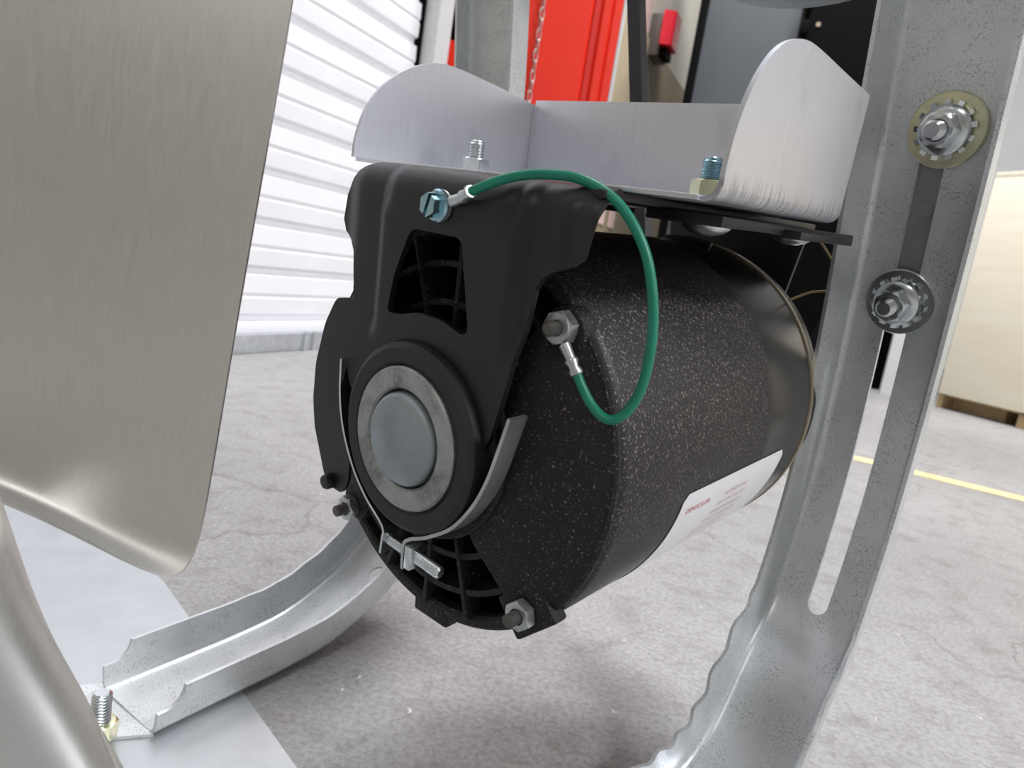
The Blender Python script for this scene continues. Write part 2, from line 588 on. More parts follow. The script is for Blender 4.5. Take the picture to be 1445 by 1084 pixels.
def polygon_sheet(name, outline, holes, cell, xy_to):
    """flat outline with holes, cut into a fine grid, then mapped by xy_to(x, y) -> 3D; returns bmesh"""
    cu = bpy.data.curves.new(name, 'CURVE')
    cu.dimensions = '2D'
    cu.fill_mode = 'BOTH'
    for loop in [outline] + holes:
        sp = cu.splines.new('POLY')
        sp.points.add(len(loop) - 1)
        for p, (x, y) in zip(sp.points, loop):
            p.co = (x, y, 0, 1)
        sp.use_cyclic_u = True
    o = bpy.data.objects.new(name, cu)
    COL.objects.link(o)
    dg = bpy.context.evaluated_depsgraph_get()
    me = bpy.data.meshes.new_from_object(o.evaluated_get(dg))
    bpy.data.objects.remove(o)
    bm = bmesh.new()
    bm.from_mesh(me)
    bpy.data.meshes.remove(me)
    bmesh.ops.remove_doubles(bm, verts=bm.verts[:], dist=1e-6)
    xs = [p[0] for p in outline]
    ys = [p[1] for p in outline]
    for lo, hi, ax in ((min(xs), max(xs), 0), (min(ys), max(ys), 1)):
        k = int((hi - lo) / cell)
        for i in range(1, k + 1):
            co = [0, 0, 0]
            no = [0, 0, 0]
            co[ax] = lo + i * cell
            no[ax] = 1
            bmesh.ops.bisect_plane(bm, geom=bm.verts[:] + bm.edges[:] + bm.faces[:], plane_co=co, plane_no=no, dist=1e-7)
    bmesh.ops.remove_doubles(bm, verts=bm.verts[:], dist=0.00018)
    bmesh.ops.dissolve_degenerate(bm, edges=bm.edges[:], dist=0.0001)
    for v in bm.verts:
        v.co = xy_to(v.co.x, v.co.y)
    return bm

def round_corners(pts, rad, k=5):
    """round every corner of a closed polygon; rad = number or list"""
    out = []
    n_ = len(pts)
    for i in range(n_):
        p = Vector(pts[i])
        a = Vector(pts[i - 1]) - p
        b = Vector(pts[(i + 1) % n_]) - p
        r = rad[i] if isinstance(rad, (list, tuple)) else rad
        if r <= 0:
            out.append(tuple(p))
            continue
        d_ = min(r, a.length * 0.48, b.length * 0.48)
        A = p + a.normalized() * d_
        B = p + b.normalized() * d_
        for j in range(k + 1):
            t = j / k
            q = A * (1 - t) ** 2 + p * 2 * t * (1 - t) + B * t * t
            out.append(tuple(q))
    return out

def solidify(bm, name, thick, mat, parent=None, off=(0, 0, 0), smooth=35, offset=0.0, subsurf=0, bevel=0.0, cut=None):
    me = bm_mesh(bm, name, fix=True)
    o = bpy.data.objects.new(name, me)
    COL.objects.link(o)
    if subsurf:
        s = o.modifiers.new('s', 'SUBSURF')
        s.levels = subsurf
        s.render_levels = subsurf
    m = o.modifiers.new('t', 'SOLIDIFY')
    m.thickness = thick
    m.offset = offset
    m.use_even_offset = False
    if cut:
        c_ = o.modifiers.new('c', 'BOOLEAN')
        c_.operation = 'DIFFERENCE'
        c_.solver = 'EXACT'
        c_.object = cut
    if bevel:
        b = o.modifiers.new('b', 'BEVEL')
        b.width = bevel
        b.segments = 2
        b.limit_method = 'ANGLE'
        b.angle_limit = radians(50)
    return evaluated(o, name, mat, parent, off, smooth)

# ================================================================== THE SETTING
WD = Vector((0.4006, 0.9162, 0)).normalized()          # along the roll-up door
WN = Vector((0.9162, -0.4006, 0)).normalized()         # out of the door, into the hall
WA = Vector((-0.568, 1.391, 0))                        # a point at the foot of the door

bm = bmesh.new()
add_box(bm, (-6, -5, -0.1), (8, 9, 0))
fl = part('floor', bm, 'concrete', None, smooth=None)
tag(fl, 'worn grey concrete floor with pale flecks', 'floor', kind='structure')

ya, yb = Vector((0.6676, 1.3095, 0)), Vector((0.9121, 1.1763, 0))
yd = (yb - ya).normalized()
yn = Vector((-yd.y, yd.x, 0))
bm = bmesh.new()
q = [ya - yd * 2.2, ya + yd * 4.0]
c4 = [q[0] - yn * 0.024, q[1] - yn * 0.024, q[1] + yn * 0.024, q[0] + yn * 0.024]
lo = [bm.verts.new(v + Vector((0, 0, 0.0002))) for v in c4]
hi = [bm.verts.new(v + Vector((0, 0, 0.0012))) for v in c4]
bm.faces.new(hi)
bm.faces.new(lo[::-1])
for i in range(4):
    bm.faces.new((lo[i], lo[(i + 1) % 4], hi[(i + 1) % 4], hi[i]))
yl = part('floor_line', bm, 'yellow_line', fl, smooth=None)
yl['label'] = 'faded yellow painted line across the concrete'

# --- roll-up door on the left: one curved slat per 100 mm of height
door = empty('door_1', loc=WA)
door['kind'] = 'structure'
tag(door, 'white corrugated roll-up door behind the motor', 'door')
door.rotation_euler = (0, 0, atan2(WD.y, WD.x))        # local x along the door, local -y into the hall
X0, X1 = -0.95, 0.497
slat_me = None
def slat_mesh():
    bm = bmesh.new()
    prof = []
    P = 0.1
    # across one pitch: groove, broad face with a slight central crease
    shape = [(0.000, 0.010), (0.014, 0.010), (0.018, 0.0), (0.050, -0.0012), (0.053, 0.0015), (0.058, 0.0015), (0.061, -0.0012), (0.097, 0.0), (0.100, 0.010)]
    for z, y in shape:
        prof.append((z, y))
    rows = [[bm.verts.new((x, y, z)) for z, y in prof] for x in (X0, X1)]
    back = [[bm.verts.new((x, 0.02, z)) for z in (0.0, P)] for x in (X0, X1)]
    for i in range(len(prof) - 1):
        bm.faces.new((rows[0][i], rows[1][i], rows[1][i + 1], rows[0][i + 1]))
    bm.faces.new((back[0][0], back[0][1], back[1][1], back[1][0]))
    for r_, b_ in zip(rows, back):
        bm.faces.new(r_ + b_[::-1])
    bm.faces.new((rows[0][0], back[0][0], back[1][0], rows[1][0]))
    bm.faces.new((rows[0][-1], rows[1][-1], back[1][1], back[0][1]))
    me = bm_mesh(bm, 'slat')
    for p in me.polygons:
        p.use_smooth = True
    me.set_sharp_from_angle(angle=radians(40))
    me.materials.append(MAT['door_white'])
    return me
slat_me = slat_mesh()
for k in range(28):
    o = bpy.data.objects.new('slat', slat_me)
    COL.objects.link(o)
    o.parent = door
    o.location = (0, 0, 0.062 + 0.1 * k)
part('bottom_rail', box_bm((X0, -0.022, 0.0), (X1, 0.03, 0.040), bev=0.003), 'rail', door)
part('bottom_lip', box_bm((X0, -0.010, 0.040), (X1, 0.02, 0.062), bev=0.002), 'door_white', door)
bm = bmesh.new()
for x in (-0.6, 0.17, 0.20):
    add_box(bm, (x, -0.026, 0.0), (x + 0.012, -0.02, 0.042))
part('rail_joint', bm, 'rail', door, smooth=None)

# --- pale steel guide post at the end of the door
gp = empty('door_guide_post', loc=WA + WD * 0.50)
gp.rotation_euler = door.rotation_euler
gp['kind'] = 'structure'
tag(gp, 'pale grey steel guide post at the end of the roll-up door', 'post')
part('guide_channel', box_bm((0.012, -0.045, 0), (0.078, 0.03, 2.9), bev=0.004), 'post', gp)
part('guide_gasket', box_bm((0.0, -0.004, 0), (0.0115, 0.03, 2.9)), 'void_black', gp, smooth=None)

# --- walls: white wall above the door, cream bay wall, white far wall
def wall_box(name, lo, hi, mat, label, loc, rot):
    o = part(name, box_bm(lo, hi), mat, None, smooth=None)
    o.location = loc
    o.rotation_euler = (0, 0, rot)
    tag(o, label, 'wall', kind='structure')
    return o
rot = atan2(WD.y, WD.x)
wall_box('wall_left', (-6.0, -0.02, 0), (-0.96, 0.12, 3.0), 'wall_dim', 'brown grey wall on the near side of the roll-up door', WA, rot)
bay = Vector((0.30, 3.25, 0))
wb = wall_box('wall_bay', (-0.4, 0, 0), (4.5, 0.1, 3.0), 'wall_cream', 'cream wall of the bay behind the red column', bay, rot)
wb2 = part('dado', box_bm((-0.41, -0.012, 0), (4.5, 0.0, 1.37), bev=0.002), 'wall_tan', wb)
wb2['label'] = 'tan lower part of the cream wall'
for x0_, x1_, z0_, z1_ in ((-0.16, -0.05, 0.5, 0.66), (0.02, 0.10, 0.5, 0.66)):
    part('notice', box_bm((x0_, -0.016, z0_), (x1_, -0.0125, z1_)), 'wall_pink', wb, smooth=None)
part('notice', box_bm((-0.06, -0.008, 1.38), (0.13, -0.001, 1.95)), 'wall_pink', wb, smooth=None)
wall_box('wall_back', (-3, 0, 0), (6, 0.1, 3.2), 'wall_white', 'bright white far wall', (3.3, 5.2, 0), -0.25)

wall_box('wall_front', (-6, 0, 0), (6, 0.1, 3.2), 'wall_dim', 'brown grey wall on the near side of the hall', (0, -5.2, 0), 0)
wall_box('wall_right', (-5, 0, 0), (5, 0.1, 3.2), 'wall_white', 'white side wall of the hall', (4.6, 0.5, 0), pi / 2)

# ================================================================== BACKGROUND THINGS
# --- red steel column
rc = empty('red_column', loc=(0.02, 2.40, 0))
rc.rotation_euler = (0, 0, radians(4))
tag(rc, 'bright red steel column with folded edges behind the fan frame', 'column')
bm = bmesh.new()
add_prism(bm, [(-0.16, 0), (0.045, 0), (0.055, 0.012), (0.075, 0.012), (0.085, 0.0), (0.108, 0.0), (0.114, 0.008), (0.12, 0.0), (0.145, 0.0), (0.145, 0.18), (-0.16, 0.18)], 0, 2.8)
part('column_web', bm, 'red', rc, smooth=None)
part('column_fold', box_bm((0.056, 0.004, 0), (0.074, 0.014, 2.8)), 'red_dark', rc, smooth=None)
part('column_edge', box_bm((0.146, 0.0, 0), (0.158, 0.18, 2.8), bev=0.002), 'post', rc)
part('base_plate', box_bm((-0.2, -0.04, 0), (0.2, 0.22, 0.012), bev=0.002), 'red_dark', rc)

# --- steel chain hanging on the column
ch = empty('hanging_chain', loc=(-0.09, 2.368, 0.55))
tag(ch, 'thin steel chain hanging in front of the red column', 'chain')
lbm = bmesh.new()
pts = []
for k in range(16):
    a = 2 * pi * k / 16
    pts.append((0.0075 * cos(a), 0, 0.0125 * sin(a) + (0.006 if sin(a) > 0 else -0.006)))
add_tube(lbm, pts + [pts[0]], 0.0026, 6, caps=False)
lme = bm_mesh(lbm, 'chain_link')
for p in lme.polygons:
    p.use_smooth = True
lme.materials.append(MAT['chain'])
for k in range(34):
    o = bpy.data.objects.new('chain_link', lme)
    COL.objects.link(o)
    o.parent = ch
    o.location = (0, 0, 0.0315 * k)
    o.rotation_euler = (0, 0, (k % 2) * pi / 2 + 0.6)

# --- red cabinet half hidden by the post
rcab = empty('red_cabinet', loc=(-0.36, 2.36, 0))
tag(rcab, 'small red box beside the pale guide post', 'box')
part('body', box_bm((-0.035, 0, 0), (0.10, 0.1, 0.935), bev=0.004), 'red', rcab)
part('top', box_bm((-0.035, 0, 0.936), (0.10, 0.1, 1.9), bev=0.004), 'void_black', rcab)

# --- fire alarm strobe on the cream wall
al = empty('alarm_strobe', loc=(0.418, 3.44, 1.40))
al.rotation_euler = (0, 0, rot)
tag(al, 'red wall alarm with dark base on the cream wall', 'alarm')
part('back_box', box_bm((-0.055, -0.03, -0.10), (0.10, 0.03, 0.08), bev=0.004), 'alarm_base', al)
bm = bmesh.new()
add_prism(bm, round_corners([(-0.085, -0.030), (0.07, -0.030), (0.055, -0.085), (-0.06, -0.085)], 0.012), -0.06, 0.085)
part('lens', bm, 'alarm_lens', al)
part('mount_foot', box_bm((-0.05, -0.06, -0.10), (0.07, -0.02, -0.062), bev=0.003), 'void_black', al)

# --- slate grey door panel and black cabinet
gpn = empty('grey_cabinet', loc=(0.535, 3.02, 0))
gpn.rotation_euler = (0, 0, radians(-13))
tag(gpn, 'slate grey steel cabinet with black edge trim', 'cabinet')
part('panel', box_bm((0.012, 0, 0.05), (0.37, 0.4, 2.3), bev=0.003), 'grey_panel', gpn)
part('edge_trim', box_bm((-0.022, -0.006, 0.0), (0.012, 0.4, 2.3), bev=0.002), 'void_black', gpn)
part('plinth', box_bm((-0.03, 0.0, 0.0), (0.37, 0.4, 0.05)), 'void_black', gpn, smooth=None)
bc = empty('black_cabinet', loc=(0.915, 2.90, 0))
bc.rotation_euler = (0, 0, radians(-14))
tag(bc, 'tall black cabinet between the grey cabinet and plywood crate', 'cabinet')
part('body', box_bm((0, 0, 0), (0.60, 0.6, 2.4), bev=0.004), 'void_black', bc)
for z in (1.19, 1.31, 1.42):
    part('hinge', box_bm((-0.022, -0.012, z), (0.006, 0.03, z + 0.05), bev=0.002), 'void_black', bc)
part('name_tag', box_bm((0.03, -0.004, 1.34), (0.045, 0.001, 1.355)), 'wall_tan', bc, smooth=None)

# --- plywood crate on skids, white corner board
A_ = Vector((1.5178, 2.4347, 0))
B_ = Vector((1.6329, 2.1869, 0))
cd = (B_ - A_).normalized()
crt = empty('plywood_crate', loc=A_ - cd * 0.03)
crt.rotation_euler = (0, 0, atan2(cd.y, cd.x))
tag(crt, 'large pale plywood crate standing on wooden skids', 'crate')
ZT = 0.80
part('front_panel', box_bm((0.0, 0.0, 0.052), (1.9, 0.018, ZT), bev=0.001), 'plywood', crt)
part('side_panel', box_bm((0.0, 0.018, 0.052), (0.018, 1.1, ZT), bev=0.001), 'plywood', crt)
part('top_panel', box_bm((0.0, 0.0, ZT), (1.9, 1.1, ZT + 0.018), bev=0.001), 'plywood', crt)
part('floor_panel', box_bm((0.0, 0.018, 0.045), (1.9, 1.1, 0.06), bev=0.001), 'skid', crt)
for x in (-0.005, 0.27, 0.95, 1.6):
    part('skid', box_bm((x, 0.01, 0.0), (x + (0.02 if x < 0 else 0.16), 1.08, 0.06 if x < 0 else 0.0445), bev=0.001), 'skid', crt)
part('skid', box_bm((0.0, 0.07, 0.0), (0.2, 1.05, 0.0445), bev=0.001), 'skid', crt)
wb_ = part('white_board', box_bm((0, 0, 0), (0.13, 0.02, 1.15), bev=0.002), 'wall_white', None)
wb_.location = (1.392, 2.63, 0.0)
wb_.rotation_euler = (0, 0, radians(-12))
tag(wb_, 'white upright board between the black cabinet and the crate', 'board')

# ================================================================== FAN LEGS (galvanised channels)
def leg_mesh(path, lateral, W, hl, hr, wav, name, flare=0.0015, open_sign=1):
    """channel swept along path (machine coordinates); hl/hr(i, frac, length) give flange heights"""
    bm = bmesh.new()
    pts = path
    Ls = [0]
    for a, b in zip(pts[:-1], pts[1:]):
        Ls.append(Ls[-1] + (b - a).length)
    rows = []
    r = 0.0055
    for i, p in enumerate(pts):
        tg = (pts[min(i + 1, len(pts) - 1)] - pts[max(i - 1, 0)]).normalized()
        lat = (lateral - tg * lateral.dot(tg)).normalized()
        nn = lat.cross(tg).normalized() * open_sign
        a, b = hl(Ls[i]), hr(Ls[i])
        wv = wav(Ls[i])
        sec = [(-W / 2 - flare - wv * 1.3, a + wv * 0.5), (-W / 2 - flare * 0.5, a * 0.55 + r * 0.4), (-W / 2, r)]
        for k in range(1, 4):
            an = pi / 2 * k / 4
            sec.append((-W / 2 + r * (1 - cos(an)), r * (1 - sin(an))))
        sec.append((-W / 2 + r, 0))
        sec += [(-W / 6, 0), (W / 6, 0)]
        sec.append((W / 2 - r, 0))
        for k in range(3, 0, -1):
            an = pi / 2 * k / 4
            sec.append((W / 2 - r * (1 - cos(an)), r * (1 - sin(an))))
        sec += [(W / 2, r), (W / 2 + flare * 0.5, b * 0.55 + r * 0.4), (W / 2 + flare + wv * 0.6, b + wv * 0.5)]
        rows.append([bm.verts.new(p + lat * x + nn * y) for x, y in sec])
    for a, b in zip(rows[:-1], rows[1:]):
        for k in range(len(a) - 1):
            bm.faces.new((a[k], a[k + 1], b[k + 1], b[k]))
    return bm

def fl_pt(u, s, z):
    return Vector((u, s, floor_h(u, s, z)))

# right leg, beside the motor, long adjusting slot
TH = 0.0019
ff = fan_empty('fan_stand', (0, 0, floor_h(0, 0)))
RO = -Vector((0, 0, floor_h(0, 0)))
LO = RO
tag(ff, 'galvanised fan stand of two curved channel legs on a flat plate', 'fan stand')
rpts = catmull([(0.104, 0.158, 0.31), (0.1062, 0.172, 0.21), (0.108, 0.1837, 0.1274), (0.108, 0.1979, 0.0648), (0.108, 0.206, 0.0169), (0.108, 0.2094, -0.0406),
                (0.108, 0.1984, -0.1037), (0.108, 0.170, -0.1371), (0.108, 0.1381, -0.1738), fl_pt(0.104, 0.105, 0.0055), fl_pt(0.097, 0.05, 0.003), fl_pt(0.088, -0.03, 0.003), fl_pt(0.08, -0.09, 0.003)], 10)
def rwav(L_):
    k = max(0.0, min(1.0, (L_ - 0.415) / 0.04)) * max(0.0, min(1.0, (0.60 - L_) / 0.03))
    return 0.0009 * k * sin(L_ * 2 * pi / 0.025)
rbm = leg_mesh(rpts, Vector((1, -0.135, 0)).normalized(), 0.0515, lambda L_: 0.0235, lambda L_: 0.0150, rwav, 'channel', 0.001, -1)
me = bm_mesh(rbm, 'channel')
ro = bpy.data.objects.new('channel', me)
COL.objects.link(ro)
sm = ro.modifiers.new('t', 'SOLIDIFY')
sm.thickness = TH
sm.offset = 0
# slot cutter
def path_at(pts, h):
    for a, b in zip(pts[:-1], pts[1:]):
        if (a.z - h) * (b.z - h) <= 0 and a.z != b.z:
            t = (h - a.z) / (b.z - a.z)
            return a.lerp(b, t)
    return pts[0]
cb = bmesh.new()
# centre line of the slot measured across the channel
slot_w = 0.0055
rows = []
LATR = Vector((1, -0.135, 0)).normalized()
dense = [path_at(rpts, 0.150 - i * (0.150 + 0.1030) / 40) for i in range(41)]
dense += [path_at(rpts, -0.1030 - 0.0055 * sin(pi / 2 * i / 14)) for i in range(1, 15)]
ND = len(dense) - 1
for i, p in enumerate(dense):
    tg = (dense[min(i + 1, ND)] - dense[max(i - 1, 0)]).normalized()
    nn = LATR.cross(tg).normalized()
    Lc = (p - dense[-1]).length
    w = slot_w * (1 if i <= 40 else max(0.08, cos(pi / 2 * (i - 40) / 14)))
    rows.append([cb.verts.new(p + LATR * x + nn * y) for x, y in ((-w, -0.012), (w, -0.012), (w, 0.012), (-w, 0.012))])
for a, b in zip(rows[:-1], rows[1:]):
    for k in range(4):
        cb.faces.new((a[k], a[(k + 1) % 4], b[(k + 1) % 4], b[k]))
cb.faces.new(rows[0][::-1])
cb.faces.new(rows[-1])
co = bpy.data.objects.new('cut', bm_mesh(cb, 'cut'))
COL.objects.link(co)
bo = ro.modifiers.new('b', 'BOOLEAN')
bo.operation = 'DIFFERENCE'
bo.solver = 'EXACT'
bo.object = co
rl = evaluated(ro, 'leg', 'galv', ff, RO, 40)
rl['label'] = 'slotted right leg with two washered nuts'
bpy.data.objects.remove(co)

def leg_frame(h):
    p = path_at(rpts, h)
    q = path_at(rpts, h - 0.01)
    tg = (q - p).normalized()
    nn = -(LATR.cross(tg)).normalized()
    if nn.y > 0:
        nn = -nn
    return p, nn, tg

def washer_set(parent, off, h, dx, ymat, rotn):
    p, nn, tg = leg_frame(h)
    p = p + LATR * dx + nn * (TH / 2 + 0.0001)
    M = axis_matrix(p, nn, tg)
    b = bmesh.new()
    add_lathe(b, [(0.0052, 0), (0.0158, 0), (0.0163, 0.0005), (0.0163, 0.0016), (0.0158, 0.0021), (0.0052, 0.0021), (0.0052, 0)], 56, M)
    part('flat_washer', b, ymat, parent, off)
    b = bmesh.new()
    ring = []
    for k in range(13):
        a0 = rotn + 2 * pi * k / 13
        tw = 2 * pi / 13
        for (ra, da, z) in ((0.0102, 0.0, 0), (0.0102, 0.27, 0), (0.0128, 0.30, 0.0007), (0.0128, 0.72, -0.0002), (0.0102, 0.75, 0)):
            ring.append((ra, a0 + tw * da, z))
    top = [b.verts.new(M @ Vector((r_ * cos(a), r_ * sin(a), 0.0038 + z))) for r_, a, z in ring]
    bot = [b.verts.new(M @ Vector((r_ * cos(a), r_ * sin(a), 0.0024 + z * 0.5))) for r_, a, z in ring]
    tc = b.verts.new(M @ Vector((0, 0, 0.0038)))
    bc_ = b.verts.new(M @ Vector((0, 0, 0.0024)))
    n_ = len(ring)
    for k in range(n_):
        j = (k + 1) % n_
        b.faces.new((top[k], top[j], tc))
        b.faces.new((bot[j], bot[k], bc_))
        b.faces.new((top[k], bot[k], bot[j], top[j]))
    part('tooth_washer', b, 'zinc', parent, off, smooth=20)
    b = bmesh.new()
    add_lathe(b, [(0.004, 0.0040), (0.0107, 0.0040), (0.0109, 0.0046), (0.0104, 0.0052), (0.0082, 0.0064), (0.004, 0.0068)], 48, M)
    nb = nut_bm(0.0142, 0.0088, M @ Matrix.Translation((0, 0, 0.0046)), 0.0043, 0.4 + rotn)
    tmp = bpy.data.meshes.new('t')
    nb.to_mesh(tmp)
    nb.free()
    b.from_mesh(tmp)
    bpy.data.meshes.remove(tmp)
    part('flange_nut', b, 'zinc', parent, off, smooth=28)
    part('bolt_end', thread_bm(0.0043, 0.0, 0.0182, M, 0.0011), 'zinc', parent, off, smooth=25)

washer_set(rl, (0, 0, 0), 0.1475, 0.0035, 'zinc_yellow', 0.1)
washer_set(rl, (0, 0, 0), 0.0694, -0.0005, 'zinc', 0.32)

# strip that slides behind the slot
bm = bmesh.new()
rows = []
for i in range(15):
    p, nn, tg = leg_frame(0.182 - i * (0.182 - 0.0665) / 14)
    rows.append([bm.verts.new(p + LATR * x - nn * y) for x, y in ((-0.016, 0.0014), (0.016, 0.0014), (0.016, 0.0036), (-0.016, 0.0036))])
for a, b in zip(rows[:-1], rows[1:]):
    for k in range(4):
        bm.faces.new((a[k], a[(k + 1) % 4], b[(k + 1) % 4], b[k]))
bm.faces.new(rows[0][::-1])
bm.faces.new(rows[-1])
part('slide_strip', bm, 'slot_strip', rl)
pm, nm, tm = leg_frame(0.1125)
bm = bmesh.new()
add_lathe(bm, [(0, 0.0), (0.0036, 0.0), (0.0040, 0.0003), (0.0040, 0.0006), (0, 0.0007)], 24, axis_matrix(pm - nm * 0.0016, nm, tm))
part('strip_dimple', bm, 'slot_strip', rl)

# left leg, foot on the base plate, rises behind the motor
LATL = Vector((1, 0.135, 0)).normalized()
Wl = 0.050
zc = 0.0028
near = [(-0.1096, -0.073, floor_h(-0.1096, -0.073, zc)), (-0.116, -0.0255, floor_h(-0.116, -0.0255, zc)), (-0.1206, 0.0085, floor_h(-0.1206, 0.0085, 0.0032)), (-0.1252, 0.0423, -0.1945), (-0.1296, 0.0754, -0.1859), (-0.1328, 0.0986, -0.1749),
        (-0.137, 0.130, -0.150), (-0.1405, 0.160, -0.112), (-0.143, 0.180, -0.06), (-0.1445, 0.189, 0.0), (-0.1450, 0.188, 0.08), (-0.1465, 0.184, 0.17), (-0.150, 0.178, 0.25), (-0.153, 0.17, 0.34)]
lp = [p - LATL * (Wl / 2) for p in catmull(near, 12)]
# finer steps at the foot for the scalloped flange ends
fine = []
for k in range(14):
    fine.append(lp[0].lerp(lp[4], k / 14))
lp = fine + lp[4:]
HF = 0.0235
def scal(L_):
    r = 0.0105
    e = 0.0035
    if L_ < e:
        return HF - r
    if L_ < e + r:
        x = L_ - e
        return HF - sqrt(max(0, r * r - x * x)) if x < r else HF
    return HF
def lwav(L_):
    k = max(0.0, min(1.0, (L_ - 0.075) / 0.02)) * max(0.0, min(1.0, (0.30 - L_) / 0.03))
    return 0.00022 * k * sin(L_ * 2 * pi / 0.027)
hole = bmesh.new()
add_lathe(hole, [(0, -0.01), (0.0062, -0.01), (0.0062, 0.01), (0, 0.01)], 28, axis_matrix((-0.1494, 0.0945, -0.1757), (0, -0.42, 0.9)))
HOLE = bpy.data.objects.new('cut', bm_mesh(hole, 'cut'))
COL.objects.link(HOLE)
ll = solidify(leg_mesh(lp, LATL, Wl, lambda L_: scal(L_) - 0.0085 * smooth01((L_ - 0.30) / 0.05), scal, lwav, 'leg', 0.001, 1), 'leg', TH, 'galv', ff, LO, 40, cut=HOLE)
bpy.data.objects.remove(HOLE)

# web tongue that runs out past the flanges under the bolt
bm = bmesh.new()
tq = [(-0.1605, -0.0720), (-0.1105, -0.0728), (-0.1235, -0.0960), (-0.150, -0.135), (-0.190, -0.120)]
lo = [bm.verts.new((u, s_, floor_h(u, s_, 0.0018))) for u, s_ in tq]
hi = [bm.verts.new((u, s_, floor_h(u, s_, 0.0037))) for u, s_ in tq]
bm.faces.new(hi)
bm.faces.new(lo[::-1])
for i in range(5):
    bm.faces.new((lo[i], lo[(i + 1) % 5], hi[(i + 1) % 5], hi[i]))
part('foot_tongue', bm, 'galv', ll)
# foot bolt
fb = FRAME.inverted() @ Vector((-0.1728, 0.300, 0.003))
fbp = FRAME.inverted().to_3x3() @ Vector((0.02, -0.02, 1))
Mb = axis_matrix((fb.x, fb.y, floor_h(fb.x, fb.y, 0.0042)), fbp)
part('foot_nut', nut_bm(0.0142, 0.0085, Mb, 0.004, 0.2), 'zinc_yellow', ll, (0, 0, 0), 28)
part('foot_bolt', thread_bm(0.0046, 0.0, 0.0245, Mb, 0.0017, 24, 0.0008), 'zinc', ll, (0, 0, 0), 25)
ll['label'] = 'left leg curving down to the plate, with foot bolt'

# ================================================================== BASE PLATE UNDER THE LEG
bp_pts = [(-0.2478, 0.4764), (-0.2269, 0.4601), (-0.0746, 0.3018), (0.02, 0.205), (-0.16, 0.02), (-0.52, 0.18), (-0.58, 0.36), (-0.38, 0.56)]
bm = bmesh.new()
add_prism(bm, round_corners([tuple(p) for p in bp_pts], 0.012), 0.0002, 0.0017)
bmesh.ops.transform(bm, matrix=FRAME.inverted(), verts=bm.verts[:])
bpl = part('base_plate', bm, 'plate', ff, RO, smooth=None)
bpl['label'] = 'flat pale plate lying on the floor'

# ================================================================== MOTOR
mo = fan_empty('electric_motor', (0, 0.09, -0.0838))
MO = Vector((0, -0.09, 0.0838))
tag(mo, 'dusty black round electric motor hanging in its cradle', 'motor')
RS = 0.0836
sh = part('shell', lathe_y([(0.078, 0.0005), (0.0818, 0.001), (0.0830, 0.0025), (RS, 0.004), (RS, 0.176), (0.083, 0.1795), (0.078, 0.1800)], 96), 'shell', mo, MO, 30)
part('rear_rim', lathe_y([(0.078, 0.1802), (0.0838, 0.1802), (0.0840, 0.1806), (0.0840, 0.1820), (0.0832, 0.1826), (0.074, 0.188), (0.0, 0.190)], 96), 'cream', mo, MO, 30)
part('rear_end_bell', lathe_y([(0.0, 0.225), (0.03, 0.224), (0.036, 0.215), (0.05, 0.208), (0.076, 0.199), (0.0815, 0.195), (0.082, 0.1882), (0.0, 0.1881)], 72), 'black_paint', mo, MO, 30)
bm = bmesh.new()
add_box(bm, (-0.008, 0.1735, 0.0825), (0.008, 0.1875, 0.0885), Matrix.Rotation(radians(-38), 4, 'Y') , 0.0015)
part('rear_lug', bm, 'black_paint', mo, MO)
bm = bmesh.new()
add_tube(bm, catmull([(-0.012, 0.168, 0.0835), (-0.002, 0.1685, 0.0843), (0.006, 0.1685, 0.0845), (0.016, 0.168, 0.083)], 6), 0.0013, 8)
part('weld_bead', bm, 'steel_dark', mo, MO)

# front end bell: rim, solid side webs, hub, vent ribs
def sector(bm, a0, a1, prof, seg):
    """closed profile ring [(r, y)] swept a0..a1 about the shaft"""
    rings = []
    for i in range(seg + 1):
        a = a0 + (a1 - a0) * i / seg
        rings.append([bm.verts.new((r * cos(a), y, r * sin(a))) for r, y in prof])
    for p, q in zip(rings[:-1], rings[1:]):
        for k in range(len(prof)):
            bm.faces.new((p[k], p[(k + 1) % len(prof)], q[(k + 1) % len(prof)], q[k]))
    bm.faces.new(rings[0][::-1])
    bm.faces.new(rings[-1])
bm = bmesh.new()
add_lathe(bm, [(0.0772, 0.004), (0.0772, -0.0005), (0.0785, -0.0016), (0.0815, -0.0016), (0.0826, -0.0006), (0.0826, 0.0012), (0.0772, 0.004)], 96, AXY)
VA = radians(50)
def webprof():
    return [(0.036, -0.0095), (0.046, -0.0095), (0.060, -0.0062), (0.0800, -0.0020), (0.0822, -0.0008), (0.0822, 0.0015), (0.0775, 0.0045), (0.060, 0.001), (0.036, -0.003)]
sector(bm, -VA, VA, webprof(), 30)
sector(bm, pi - VA, pi + VA, webprof(), 30)
add_lathe(bm, [(0.030, 0.006), (0.030, -0.012), (0.0415, -0.012), (0.0425, -0.011), (0.0425, 0.006), (0.030, 0.006)], 64, AXY)
